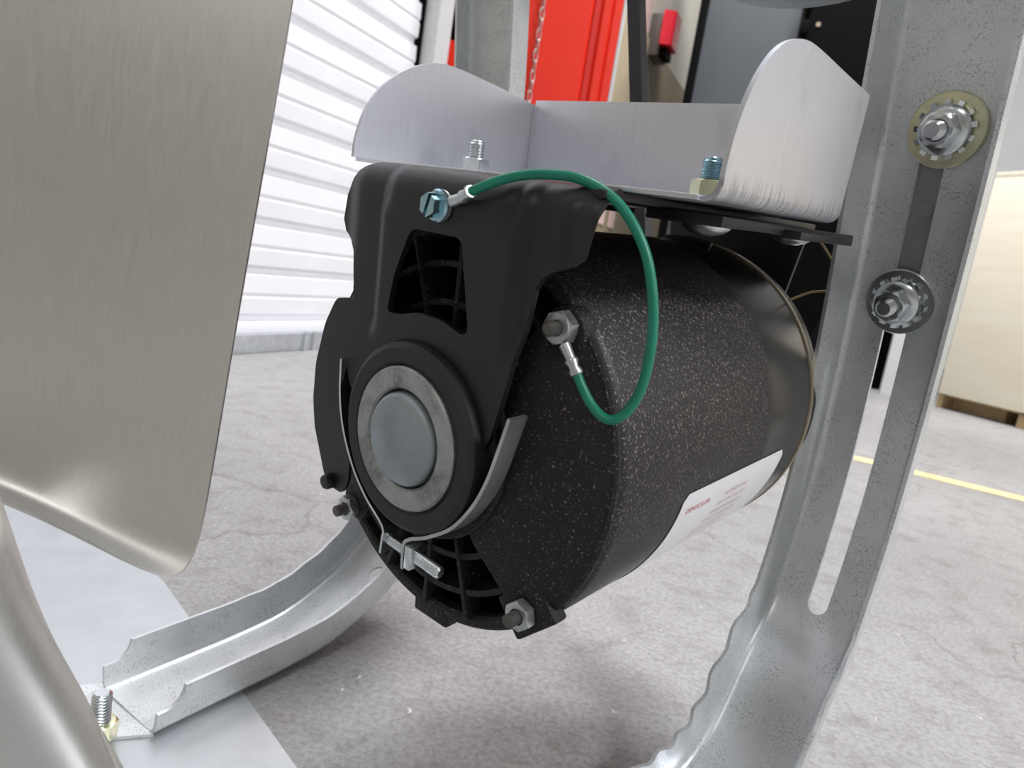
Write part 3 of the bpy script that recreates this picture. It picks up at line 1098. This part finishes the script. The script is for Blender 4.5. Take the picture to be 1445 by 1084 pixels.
# ears around the four through bolts and the lug at the bottom
for a in (45, 135, -45, -135):
    Mr = Matrix.Rotation(-radians(a), 4, 'Y')
    if a == -45:
        add_box(bm, (0.068, -0.0035, -0.0110), (0.0858, 0.004, 0.0125), Mr, 0.0012)
    else:
        add_lathe(bm, [(0, -0.0037), (0.0072, -0.0037), (0.0088, -0.0030), (0.0096, -0.001), (0.0098, 0.003), (0, 0.003)], 24, Mr @ Matrix.Translation((0.0745, 0, 0)) @ AXY)
Mr = Matrix.Rotation(-radians(-88), 4, 'Y')
add_box(bm, (0.078, -0.0018, -0.0105), (0.0868, 0.006, 0.0105), Mr, 0.0012)
bell = part('end_bell', bm, 'bell', mo, MO, 30)
part('vent_backing', lathe_y([(0.0, 0.020), (0.0768, 0.020), (0.0768, 0.019), (0.0, 0.019)], 48), 'dark', mo, MO)  # plain black disc recessed behind the vent ribs
for side in (-1, 1):
    for a in (50, 71, 90, 110, 130):
        b = bmesh.new()
        add_box(b, (0.041, -0.0035, -0.0012), (0.079, 0.014, 0.0012), Matrix.Rotation(-radians(a * side), 4, 'Y'), 0.0005)
        part('vent_rib', b, 'bell', bell)
    for r_ in (0.052, 0.067):
        b = bmesh.new()
        sector(b, side * VA, side * (pi - VA), [(r_ - 0.0012, -0.003), (r_ + 0.0012, -0.003), (r_ + 0.0012, 0.012), (r_ - 0.0012, 0.012)], 24)
        part('vent_rib', b, 'bell', bell)
# flange ring behind the webs reads as the dark gap on the right
# terminal cover on the left side of the bell
tc_pts = [(-0.050, 0.045), (-0.0635, 0.0425), (-0.071, 0.0297), (-0.0765, 0.0102), (-0.0772, -0.0072), (-0.0748, -0.0205), (-0.0645, -0.0418), (-0.0595, -0.0452), (-0.050, -0.0455), (-0.046, -0.038), (-0.046, 0.036)]
MP = Matrix(((1, 0, 0, 0), (0, 0, 1, 0), (0, 1, 0, 0), (0, 0, 0, 1)))
bm = bmesh.new()
add_prism(bm, round_corners(tc_pts, 0.003, 3), -0.0135, -0.0120, MP)
cov = part('terminal_cover', bm, 'black_paint', mo, MO, 30)
bm = bmesh.new()
side_pts = [(-0.0495, 0.0445), (-0.063, 0.042), (-0.0705, 0.0295), (-0.076, 0.0102), (-0.0767, -0.0072), (-0.0743, -0.0205), (-0.064, -0.0413)]
ins = [(x + 0.0014, y * 0.985) for x, y in side_pts]
for a_, b_ in zip(range(len(side_pts) - 1), range(1, len(side_pts))):
    add_prism(bm, [side_pts[a_], side_pts[b_], ins[b_], ins[a_]], -0.0121, 0.002, MP)
part('cover_side', bm, 'black_paint', cov)
bm = bmesh.new()
add_lathe(bm, [(0, -0.0175), (0.0030, -0.0172), (0.0036, -0.0160), (0.0036, -0.0135), (0, -0.0134)], 20, Matrix.Translation((-0.0592, 0, -0.0425)) @ AXY)
part('cover_screw', bm, 'black_paint', cov)

# resilient ring, bearing ring and cap
part('rubber_ring', lathe_y([(0.0285, 0.0), (0.0285, -0.0225), (0.0300, -0.0236), (0.0352, -0.0236), (0.0374, -0.0222), (0.0378, -0.019), (0.0378, 0.0), (0.0285, 0.0)], 72), 'rubber', mo, MO, 30)
part('bearing_ring', lathe_y([(0.0190, -0.0180), (0.0196, -0.0236), (0.0206, -0.0246), (0.0276, -0.0246), (0.0284, -0.0238), (0.0284, -0.012), (0.0190, -0.012), (0.0190, -0.018)], 72), 'bearing', mo, MO, 30)
part('bearing_cap', lathe_y([(0.0, -0.0262), (0.0162, -0.0262), (0.0176, -0.0256), (0.0184, -0.0243), (0.0187, -0.0222), (0.0187, -0.0142), (0.0, -0.0142)], 72), 'disc', mo, MO, 50)

# through bolts
for k, (u, h) in enumerate(((0.0537, 0.0548), (0.0547, -0.0548), (-0.0542, -0.0562), (-0.0500, 0.0545))):
    M = axis_matrix((u, -0.0037, h), (0, -1, 0), (1, 0, 0))
    nm_ = 'zinc_dull'
    nt_ = part('bolt_nut', nut_bm(0.0107, 0.0048, M, 0.0029, 0.35 + 0.4 * k), nm_, mo, MO, 28)
    part('bolt_stud', thread_bm(0.0027, -0.002, 0.0100, M, 0.0009, 18, 0.0004), 'steel_dark', nt_, (0, 0, 0), 25)

# data label wrapped round the shell
def on_shell(s, ang, dr):
    r = RS + dr
    return Vector((r * cos(ang), s, r * sin(ang)))
bm = bmesh.new()
A0, A1, S0, S1 = radians(-6.3), radians(-62), 0.0515, 0.1545
NA = 24
grid = []
for dr in (0.0002, 0.0004):
    rows = []
    for i in range(NA + 1):
        a = A0 + (A1 - A0) * i / NA
        c = 0.003 if i in (0, NA) else 0.0
        rows.append([bm.verts.new(on_shell(S0 + c, a, dr)), bm.verts.new(on_shell(S1 - c, a, dr))])
    grid.append(rows)
for rows in grid:
    for i in range(NA):
        bm.faces.new((rows[i][0], rows[i][1], rows[i + 1][1], rows[i + 1][0]))
for i in range(NA):
    for j in (0, 1):
        bm.faces.new((grid[0][i][j], grid[0][i + 1][j], grid[1][i + 1][j], grid[1][i][j]))
lab = part('data_label', bm, 'label', mo, MO, 40)
lab['label'] = 'white data label with red print'
def text_on_label(txt, size, s, ang, mat, name):
    cu = bpy.data.curves.new(name, 'FONT')
    cu.body = txt
    cu.size = size
    cu.extrude = 0
    cu.resolution_u = 3
    o = bpy.data.objects.new(name, cu)
    COL.objects.link(o)
    dg = bpy.context.evaluated_depsgraph_get()
    me = bpy.data.meshes.new_from_object(o.evaluated_get(dg))
    bpy.data.objects.remove(o)
    b = bmesh.new()
    b.from_mesh(me)
    bpy.data.meshes.remove(me)
    for v in b.verts:
        v.co = on_shell(s + v.co.x, ang + v.co.y / RS, 0.00055)
    part(name, b, mat, lab, smooth=None, fix=False)
text_on_label('DEMOCELOR', 0.0036, 0.0575, radians(-13.5), 'red_ink', 'print')
for k, (tx, s_) in enumerate((('IHE DAVE MOTEU', 0.094), ('DLA CEME TUOL RETI', 0.092), ('NE DATA RO UMTE LIVE', 0.090), ('TIO MELO CAE DUNE SET', 0.086), ('REM OTE CALI NUTO DE', 0.082), ('SAC TI LUME NODA RETO', 0.078))):
    text_on_label(tx, 0.0030, s_, radians(-14.0 - 3.4 * k), 'pink_ink', 'print')

# shaft pulley behind the motor
part('shaft', lathe_y([(0.0, 0.224), (0.008, 0.224), (0.008, 0.262), (0.0, 0.262)], 24), 'zinc_dull', mo, MO)
part('motor_pulley', lathe_y([(0.009, 0.231), (0.0530, 0.231), (0.0530, 0.233), (0.0435, 0.238), (0.0435, 0.240), (0.0530, 0.245), (0.0530, 0.247), (0.009, 0.247), (0.009, 0.231)], 48), 'zinc_dull', mo, MO, 30)

# ================================================================== V-BELT AND FAN PULLEY (plane of the motor pulley)
PY = 0.239
PC, PR, pr = Vector((0.004, 0.3675)), 0.140, 0.0500
dist = PC.length
ang = atan2(PC.y, PC.x)
off = math.asin((PR - pr) / dist)
loop = []
a_l = ang + pi / 2 + off
a_r = ang - pi / 2 - off
K = 24
# small pulley, from the left tangent point round the bottom to the right one
aa0, aa1 = a_l, a_r + 2 * pi
for i in range(K + 1):
    a = aa0 + (aa1 - aa0) * i / K
    loop.append((pr * cos(a), pr * sin(a)))
for i in range(1, 12):
    t = i / 12
    p = Vector((pr * cos(a_r), pr * sin(a_r))).lerp(PC + Vector((PR * cos(a_r), PR * sin(a_r))), t)
    loop.append(tuple(p))
for i in range(K + 1):
    a = a_r + (a_l - a_r) * i / K
    loop.append((PC.x + PR * cos(a), PC.y + PR * sin(a)))
for i in range(1, 12):
    t = i / 12
    p = (PC + Vector((PR * cos(a_l), PR * sin(a_l)))).lerp(Vector((pr * cos(a_l), pr * sin(a_l))), t)
    loop.append(tuple(p))
bm = bmesh.new()
rows = []
n_ = len(loop)
for i in range(n_):
    p = Vector(loop[i])
    tg = (Vector(loop[(i + 1) % n_]) - Vector(loop[i - 1])).normalized()
    o_ = Vector((tg.y, -tg.x))
    sec = [(0.0035, -0.0065), (0.0035, 0.0065), (-0.0045, 0.0042), (-0.0045, -0.0042)]
    rows.append([bm.verts.new((p.x + o_.x * a, PY + b, p.y + o_.y * a)) for a, b in sec])
for i in range(n_):
    a, b = rows[i], rows[(i + 1) % n_]
    for k in range(4):
        bm.faces.new((a[k], a[(k + 1) % 4], b[(k + 1) % 4], b[k]))
be = fan_empty('drive_belt', (0, PY, 0))
tag(be, 'black rubber drive belt running up behind the bracket', 'belt')
part('belt_loop', bm, 'belt', be, (0, -PY, 0), 40)
fp = fan_empty('fan_pulley', (PC.x, PY, PC.y))
tag(fp, 'round galvanised fan pulley rim at the top edge', 'pulley')
part('pulley_rim', lathe_y([(0.125, PY - 0.012), (0.1435, PY - 0.012), (0.146, PY - 0.009), (0.1315, PY - 0.0015), (0.1315, PY + 0.0015), (0.146, PY + 0.009), (0.1435, PY + 0.012), (0.125, PY + 0.012), (0.125, PY - 0.012)], 96, (PC.x, 0, PC.y)), 'galv_far', fp, (-PC.x, -PY, -PC.y), 30)
part('pulley_web', lathe_y([(0.012, PY - 0.004), (0.126, PY - 0.004), (0.126, PY + 0.004), (0.012, PY + 0.004), (0.012, PY - 0.004)], 72, (PC.x, 0, PC.y)), 'zinc_dull', fp, (-PC.x, -PY, -PC.y), 30)
part('pulley_hub', lathe_y([(0.0, PY - 0.02), (0.018, PY - 0.02), (0.022, PY - 0.016), (0.022, PY + 0.02), (0.0, PY + 0.02)], 40, (PC.x, 0, PC.y)), 'zinc_dull', fp, (-PC.x, -PY, -PC.y), 30)

# ================================================================== MOTOR CRADLE
cr = fan_empty('motor_cradle', (0, 0.02, 0.09))
CO = Vector((0, -0.02, -0.09))
tag(cr, 'black pressed steel cradle holding the motor by its front ring', 'motor cradle')
out = [(-0.0385, 0.1000), (-0.0480, 0.0985), (-0.0560, 0.0940), (-0.0605, 0.0865), (-0.0622, 0.0765), (-0.0602, 0.0718), (-0.0548, 0.0688), (-0.0512, 0.0645), (-0.0496, 0.0527), (-0.0482, 0.0343), (-0.0460, 0.0184), (-0.0430, 0.010), (-0.0385, 0.006)]
# inner arch over the rubber ring
for k in range(19):
    a = pi - 0.16 + (-(pi - 0.16) + 0.20) * k / 18
    out.append((0.0381 * cos(a), 0.0381 * sin(a)))
out += [(0.0398, 0.0130), (0.0418, 0.0225), (0.0440, 0.0330), (0.0460, 0.0470), (0.0472, 0.0580), (0.0481, 0.0664), (0.0500, 0.0700), (0.0540, 0.0730), (0.0605, 0.0760), (0.0627, 0.0785), (0.0634, 0.0857), (0.0645, 0.0930), (0.0648, 0.1000)]
win = round_corners([(-0.0120, 0.0785), (0.0152, 0.0785), (0.0232, 0.0470), (0.0200, 0.0452), (0.0105, 0.0482), (-0.0040, 0.0485), (-0.0155, 0.0452), (-0.0222, 0.0452), (-0.0195, 0.0600)], [0.004, 0.004, 0.002, 0.002, 0.004, 0.004, 0.003, 0.003, 0.004], 5)
def cradle_map(u, h):
    y = -0.0175
    # stiffening folds: the middle stands proud, the sides fall back
    cl, crr = -0.0300, 0.0385
    y += 0.0034 * smooth01((cl + 0.002 - u) / 0.006) * smooth01((h - 0.030) / 0.012)
    y += 0.0030 * smooth01((u - crr) / 0.006) * smooth01((h - 0.040) / 0.015)
    # outer lips
    y += 0.0022 * smooth01((-u - 0.048) / 0.012) * smooth01((h - 0.05) / 0.02)
    y += 0.0050 * smooth01((u - 0.056) / 0.009) * smooth01((h - 0.06) / 0.02)
    # top bend back under the bracket
    R = 0.0105
    k = h - (0.1000 - R)
    z = h
    if k > 0:
        an = min(k / R, 1.0) * pi / 2
        y += R * (1 - cos(an))
        z = 0.1000 - R + R * sin(an)
        # dents where the folds run out at the bend
    dent = math.exp(-((u + 0.029) / 0.0028) ** 2) + math.exp(-((u - 0.037) / 0.0028) ** 2)
    y += 0.0016 * dent * smooth01((h - 0.080) / 0.012)
    return Vector((u, y, z))
cbm = polygon_sheet('cradle_arm', out, [win], 0.0016, cradle_map)
arm = solidify(cbm, 'front_arm', 0.0026, 'black_paint', cr, CO, 50, offset=0.0)
part('top_plate', box_bm((-0.0375, -0.009, 0.0974), (0.0648, 0.178, 0.1003), bev=0.0006), 'black_paint', cr, CO)
part('side_rail', box_bm((0.056, 0.030, 0.0935), (0.0855, 0.172, 0.0973), bev=0.0006), 'black_paint', cr, CO)
part('side_rail', box_bm((-0.060, 0.030, 0.0935), (-0.038, 0.172, 0.0973), bev=0.0006), 'black_paint', cr, CO)
part('rail_stop', box_bm((0.070, 0.085, 0.0925), (0.092, 0.150, 0.0957), bev=0.0006), 'black_paint', cr, CO)
bm = bmesh.new()
add_prism(bm, [(-0.045, 0.099), (-0.034, 0.02), (-0.034, 0.005), (0.034, 0.005), (0.034, 0.02), (0.045, 0.099)], 0.2265, 0.2290, MP)
part('rear_arm', bm, 'black_paint', cr, CO)
part('rear_plate', box_bm((-0.045, 0.176, 0.0974), (0.045, 0.2290, 0.1003), bev=0.0005), 'black_paint', cr, CO)
# carriage bolt heads under the rails
for u, s in ((0.064, 0.062), (0.068, 0.140), (-0.052, 0.06)):
    bm = bmesh.new()
    add_lathe(bm, [(0, -0.0040), (0.003, -0.0039), (0.0065, -0.0028), (0.0090, -0.0008), (0.0094, 0.0), (0, 0)], 32, Matrix.Translation((u, s, 0.0934)))
    part('carriage_bolt_head', bm, 'zinc', cr, CO, 60)
# ground screw with slotted hex washer head
gs = Vector((0.0032, -0.0190, 0.0880))
M = axis_matrix(gs, (-0.05, -1, 0), (1, 0, 0))
bm = bmesh.new()
add_lathe(bm, [(0, 0.0012), (0.0056, 0.0012), (0.0058, 0.0018), (0.0052, 0.0026), (0, 0.0030)], 40, M)
sc = part('ground_screw', bm, 'zinc_blue', cr, CO, 30)
bm = bmesh.new()
hx = hexagon(0.0076, 0.5)
for sgn in (-1, 1):
    # two halves leave the screwdriver slot open between them
    ca, sa = cos(1.25), sin(1.25)
    half = []
    Kk = 48
    for k in range(Kk):
        a = 2 * pi * k / Kk
        q_ = ((a - 0.5) % (pi / 3)) - pi / 6
        r_ = 0.0038 / cos(q_)
        x, y = r_ * cos(a), r_ * sin(a)
        d_ = -x * sa + y * ca
        if d_ * sgn > 0.0006:
            half.append((d_ * sgn, x * ca + y * sa, x, y))
    half.sort(key=lambda v: atan2(v[0], v[1]))
    P_ = [(v[2], v[3]) for v in half]
    add_prism(bm, P_, 0.0026, 0.0062, M)
part('screw_head', bm, 'zinc_blue', sc, (0, 0, 0), 25)

# wire clamp strap below the ring, with square nut and screw
def strap_bm(path, w, th):
    b = bmesh.new()
    rows = []
    P = [Vector((x, 0, y)) for x, y in path]
    for i, p in enumerate(P):
        tg = (P[min(i + 1, len(P) - 1)] - P[max(i - 1, 0)]).normalized()
        nn = Vector((tg.z, 0, -tg.x))
        ww = w(i / (len(P) - 1)) if callable(w) else (w, w)
        y0, y1 = ww if isinstance(ww, tuple) else (ww, ww)
        rows.append([b.verts.new(p + nn * a + Vector((0, c, 0))) for a, c in ((-th / 2, y0), (th / 2, y0), (th / 2, y1), (-th / 2, y1))])
    for a, c in zip(rows[:-1], rows[1:]):
        for k in range(4):
            b.faces.new((a[k], a[(k + 1) % 4], c[(k + 1) % 4], c[k]))
    b.faces.new(rows[0][::-1])
    b.faces.new(rows[-1])
    return b
left_c = [(v.x, v.y) for v in catmull([(x, y, 0) for x, y in [(-0.0462, 0.0200), (-0.0452, 0.0033), (-0.0408, -0.0112), (-0.0325, -0.0246), (-0.0228, -0.0339), (-0.0125, -0.0405), (-0.0096, -0.0436), (-0.0098, -0.0475), (-0.0104, -0.0545)]], 5)]
right_c = [(v.x, v.y) for v in catmull([(x, y, 0) for x, y in [(0.0495, 0.0235), (0.0462, 0.0098), (0.0430, -0.0019), (0.0378, -0.0136), (0.0286, -0.0261), (0.0160, -0.0355), (0.0075, -0.0400), (0.0040, -0.0430), (0.0035, -0.0470), (0.0038, -0.0550)]], 5)]
s1 = part('clamp_strap', strap_bm(left_c, lambda t: (-0.0215, -0.0105), 0.0012), 'zinc', cr, CO, 40)
s2 = part('clamp_strap', strap_bm(right_c, lambda t: (-0.0215, -0.0125), 0.0014), 'zinc_dull', cr, CO, 40)
M = axis_matrix((-0.0125, -0.0165, -0.0490), (1, -0.02, -0.02))
part('clamp_screw', thread_bm(0.0027, 0.0, 0.0345, M, 0.0010, 18, 0.0005), 'zinc', s2, (0, 0, 0), 25)
bm = bmesh.new()
add_box(bm, (0.0046, -0.0215, -0.0540), (0.0082, -0.0120, -0.0440), None, 0.0004)
part('square_nut', bm, 'zinc', s2)
# ================================================================== MOUNTING BRACKET (bent sheet)
br = fan_empty('mounting_bracket', (0.01, 0.057, 0.1004))
BO = Vector((-0.01, -0.057, -0.1004))
tag(br, 'bright bent sheet steel bracket with two rounded side wings above the motor', 'bracket')
UL, UR, SF, SB, HB = -0.0759, 0.0950, -0.0005, 0.1135, 0.1013
TB = 0.0016
part('base_sheet', box_bm((UL + 0.001, SF, HB - TB / 2), (UR - 0.004, SB, HB + TB / 2), bev=0.0003), 'bracket', br, BO)
MYZ = Matrix(((0, 0, 1, 0), (1, 0, 0, 0), (0, 1, 0, 0), (0, 0, 0, 1)))   # (s, h) polygon, extruded along u
lw = [(SF - 0.0015, HB + 0.0008), (-0.0011, 0.1112), (0.0034, 0.1236), (0.0119, 0.1344), (0.0245, 0.1432), (0.039, 0.1485), (0.0525, 0.1495), (0.082, 0.1468), (SB, 0.1430), (SB, HB + 0.0008)]
top = catmull([(a, b, 0) for a, b in lw[:9]], 5)
lw2 = [(v.x, v.y) for v in top] + [lw[9]]
bm = bmesh.new()
add_prism(bm, lw2, UL, UL + TB, MYZ)
part('side_wing', bm, 'bracket', br, BO, 30)
rw = [(0.0025, HB + 0.0036), (0.0024, 0.1114), (0.0042, 0.1221), (0.0084, 0.1322), (0.0140, 0.1402), (0.0210, 0.1461), (0.0297, 0.1500), (0.0402, 0.1520), (0.0531, 0.1520), (0.080, 0.1505), (SB - 0.004, 0.1490), (SB - 0.005, HB + 0.0036)]
top = catmull([(a, b, 0) for a, b in rw[:11]], 5)
rw2 = [(v.x, v.y) for v in top] + [rw[11]]
bm = bmesh.new()
add_prism(bm, rw2, UR, UR + TB, MYZ)
# the rolled fold that joins the wing to the base
Kf = 8
rr_ = 0.0044
rings = []
for s in (SF + 0.002, SB - 0.005):
    ring = []
    for k in range(Kf + 1):
        a = pi / 2 * k / Kf
        ring.append((UR + TB - rr_ + rr_ * sin(a), HB - TB / 2 + rr_ * (1 - cos(a))))
    for k in range(Kf, -1, -1):
        a = pi / 2 * k / Kf
        ri = rr_ - TB
        ring.append((UR + TB - rr_ + ri * sin(a), HB - TB / 2 + TB + ri * (1 - cos(a))))
    rings.append([bm.verts.new((x, s, z)) for x, z in ring])
m_ = len(rings[0])
for k in range(m_):
    bm.faces.new((rings[0][k], rings[0][(k + 1) % m_], rings[1][(k + 1) % m_], rings[1][k]))
bm.faces.new(rings[0][::-1])
bm.faces.new(rings[1])
part('side_wing', bm, 'bracket_scuffed', br, BO, 30)
part('rear_wall', box_bm((UL + TB + 0.0006, SB - TB, HB + 0.0008), (UR - 0.0008, SB, 0.1455), bev=0.0003), 'bracket', br, BO)
for u, s, mt in ((-0.0515, 0.050, 'zinc'), (0.0680, 0.050, 'zinc_yellow')):
    M = axis_matrix((u, s, HB + TB / 2), (0, 0, 1))
    nn_ = part('bracket_nut', nut_bm(0.0112, 0.0072, M, 0.0034, 0.5), mt, br, BO, 28)
    part('bracket_bolt', thread_bm(0.0038, 0.0, 0.0150, M, 0.0014, 20, 0.0006), 'zinc' if mt == 'zinc' else 'zinc_blue', nn_, (0, 0, 0), 25)

# ================================================================== GREEN GROUND WIRE
gw = fan_empty('ground_wire', (0.0215, -0.024, 0.094))
GO = Vector((-0.0215, 0.024, -0.094))
tag(gw, 'green ground wire looping from cradle screw to motor bolt', 'wire')
wp = [(21.0, -23.5, 93.9), (29.1, -19.7, 98.5), (37.6, -15.9, 101.6), (46.3, -12.5, 102.8), (55.2, -9.3, 102.4), (64.6, -6.4, 98.8), (72.6, -4.8, 92.4), (79.6, -3.9, 82.8), (84.3, -3.7, 70.8), (86.5, -3.4, 58.1), (86.3, -3.4, 44.5), (84.0, -4.4, 35.8), (80.4, -6.3, 30.9), (76.4, -7.7, 30.8), (71.8, -8.4, 33.8), (67.4, -8.6, 38.5), (64.6, -8.8, 42.4)]
wp = [tuple(c / 1000 for c in p) for p in wp]
bm = bmesh.new()
add_tube(bm, catmull(wp, 6), 0.00165, 14)
part('insulation', bm, 'wire', gw, GO, 60)
def terminal(eye, ax, barrel_a, barrel_b, r_eye, hole):
    eye, ba, bb = Vector(eye), Vector(barrel_a), Vector(barrel_b)
    b = bmesh.new()
    M = axis_matrix(eye, ax)
    add_lathe(b, [(hole, 0), (r_eye, 0), (r_eye, 0.0009), (hole, 0.0009), (hole, 0)], 32, M)
    k = (ba - eye)
    add_tube(b, [eye + k * 0.55, eye + k * 0.8, ba + k * 0.05], lambda t: 0.0021 - 0.0004 * t, 10)
    o = part('ring_terminal', b, 'zinc_dull', gw, GO, 40)
    b = bmesh.new()
    e = (bb - ba)
    add_tube(b, [ba, ba + e * 0.15, ba + e * 0.5, ba + e * 0.85, bb], lambda t: 0.0021 + 0.0004 * sin(t * pi * 3), 14)
    part('crimp', b, 'zinc_dull', o, (0, 0, 0), 40)
terminal((0.0038, -0.0192, 0.0882), (0, -1, 0), (0.0165, -0.0218, 0.0920), (0.0222, -0.0236, 0.0945), 0.0056, 0.0022)
terminal((0.0537, -0.0082, 0.0548), (0, -1, 0), (0.0617, -0.0090, 0.0462), (0.0650, -0.0089, 0.0418), 0.0052, 0.0028)

# thin brown lead behind the motor
th = fan_empty('motor_lead', (0.075, 0.2, 0.06))
tag(th, 'thin brown motor lead hanging behind the rear of the motor', 'wire')
bm = bmesh.new()
add_tube(bm, catmull([(0.070, 0.176, 0.092), (0.075, 0.178, 0.086), (0.080, 0.182, 0.078), (0.078, 0.186, 0.070), (0.066, 0.190, 0.066), (0.056, 0.190, 0.060)], 6), 0.0006, 8)
part('lead', bm, 'skid', th, (-0.075, -0.2, -0.06), 60)

# ================================================================== FAN BLADES (close to the camera, left)
rotor = empty('fan_rotor', loc=(-0.11, 0.17, 0.10))
tag(rotor, 'brushed aluminium fan blades close up along the left edge', 'fan rotor')
def blade(name, grid, label, th_=0.0014):
    base = rotor.location.copy()
    b = bmesh.new()
    rows = [[b.verts.new(Vector(p) / 1000 - base) for p in row] for row in grid]
    for p, q_ in zip(rows[:-1], rows[1:]):
        for k in range(len(p) - 1):
            b.faces.new((p[k], p[k + 1], q_[k + 1], q_[k]))
    o = solidify(b, name, th_, 'blade', rotor, (0, 0, 0), 40, subsurf=4)
    o['label'] = label
    return o
blade('blade', [[[-196.4, 208.9, 343.1], [-161.8, 211.1, 349.2], [-129.1, 213.2, 355.0], [-100.8, 215.0, 360.0], [-79.4, 216.4, 363.7]], [[-193.2, 205.5, 305.5], [-159.5, 207.7, 311.2], [-127.7, 209.7, 316.6], [-100.1, 211.5, 321.2], [-79.3, 212.8, 324.8]], [[-190.8, 203.0, 266.7], [-158.6, 205.1, 271.9], [-128.1, 207.1, 276.8], [-101.7, 208.8, 281.1], [-81.8, 210.0, 284.4]], [[-188.4, 200.4, 215.7], [-157.8, 202.4, 220.3], [-129.0, 204.3, 224.7], [-104.0, 205.9, 228.6], [-85.1, 207.1, 231.5]], [[-187.8, 199.8, 191.0], [-157.9, 201.5, 193.8], [-129.6, 203.0, 196.4], [-105.2, 204.4, 198.7], [-86.7, 205.4, 200.5]], [[-186.9, 198.9, 185.8], [-150.1, 199.0, 180.6], [-125.8, 199.0, 174.4], [-104.9, 199.5, 168.5], [-87.3, 200.2, 166.5]], [[-184.9, 196.7, 178.9], [-147.9, 196.6, 172.2], [-124.5, 195.9, 165.4], [-104.2, 196.3, 158.3], [-88.3, 197.5, 156.9]], [[-180.2, 191.7, 176.6], [-144.0, 191.5, 169.4], [-122.0, 191.4, 162.6], [-102.9, 191.6, 154.9], [-90.9, 192.5, 151.4]]],
      'large brushed aluminium fan blade filling the upper left')
blade('blade', [[[-139.8, 183.7, 177.0], [-133.0, 173.3, 181.2], [-130.8, 164.4, 182.6], [-134.9, 159.0, 180.8], [-144.8, 156.3, 177.0], [-163.1, 155.4, 171.6]], [[-135.7, 189.1, 151.6], [-131.1, 181.1, 155.6], [-129.7, 172.3, 157.8], [-134.6, 167.0, 156.2], [-145.4, 164.3, 152.3], [-165.0, 163.3, 146.5]], [[-132.2, 195.1, 129.5], [-129.5, 189.4, 132.6], [-128.9, 180.7, 135.3], [-134.6, 175.4, 133.9], [-146.3, 172.7, 129.8], [-167.2, 171.6, 123.6]], [[-128.7, 201.8, 111.3], [-127.8, 198.2, 113.2], [-127.8, 189.6, 116.2], [-134.2, 184.3, 114.8], [-146.8, 181.5, 110.5], [-169.1, 180.4, 103.9]], [[-122.9, 208.2, 91.7], [-123.5, 206.8, 92.0], [-124.2, 198.3, 95.4], [-131.5, 192.9, 93.9], [-145.0, 190.1, 89.4], [-168.5, 189.0, 82.4]], [[-113.5, 213.4, 65.3], [-115.3, 214.2, 63.8], [-116.9, 205.7, 67.8], [-125.0, 200.4, 66.4], [-139.5, 197.6, 61.7], [-164.3, 196.4, 54.3]], [[-101.1, 217.9, 34.4], [-103.9, 220.7, 30.6], [-106.4, 212.4, 35.2], [-115.4, 207.1, 34.1], [-130.8, 204.3, 29.2], [-157.0, 203.0, 21.4]]],
      'curved aluminium fan blade in the lower left corner')

# hub, shaft and arms that carry the blades (above and left of the frame)
INV = Matrix.Translation(-rotor.location) @ FRAME
b = bmesh.new()
add_lathe(b, [(0, -0.085), (0.030, -0.085), (0.045, -0.080), (0.048, -0.070), (0.048, -0.055), (0.016, -0.050), (0.0127, -0.048), (0.0127, PY + 0.03), (0, PY + 0.03)], 40, INV @ Matrix.Translation((PC.x, 0, PC.y)) @ AXY)
part('hub_and_shaft', b, 'zinc_dull', rotor)
hub_w = fw(PC.x, -0.066, PC.y) - rotor.location
for tgt, mid in ((Vector((-0.125, 0.238, 0.372)), None), (Vector((-0.235, 0.10, 0.20)), Vector((-0.27, 0.16, 0.42)))):
    t_ = tgt - rotor.location
    P_ = [hub_w, (hub_w + t_) / 2 if mid is None else mid - rotor.location, t_]
    b = bmesh.new()
    add_tube(b, catmull(P_, 8), 0.007, 12)
    part('blade_arm', b, 'zinc_dull', rotor)
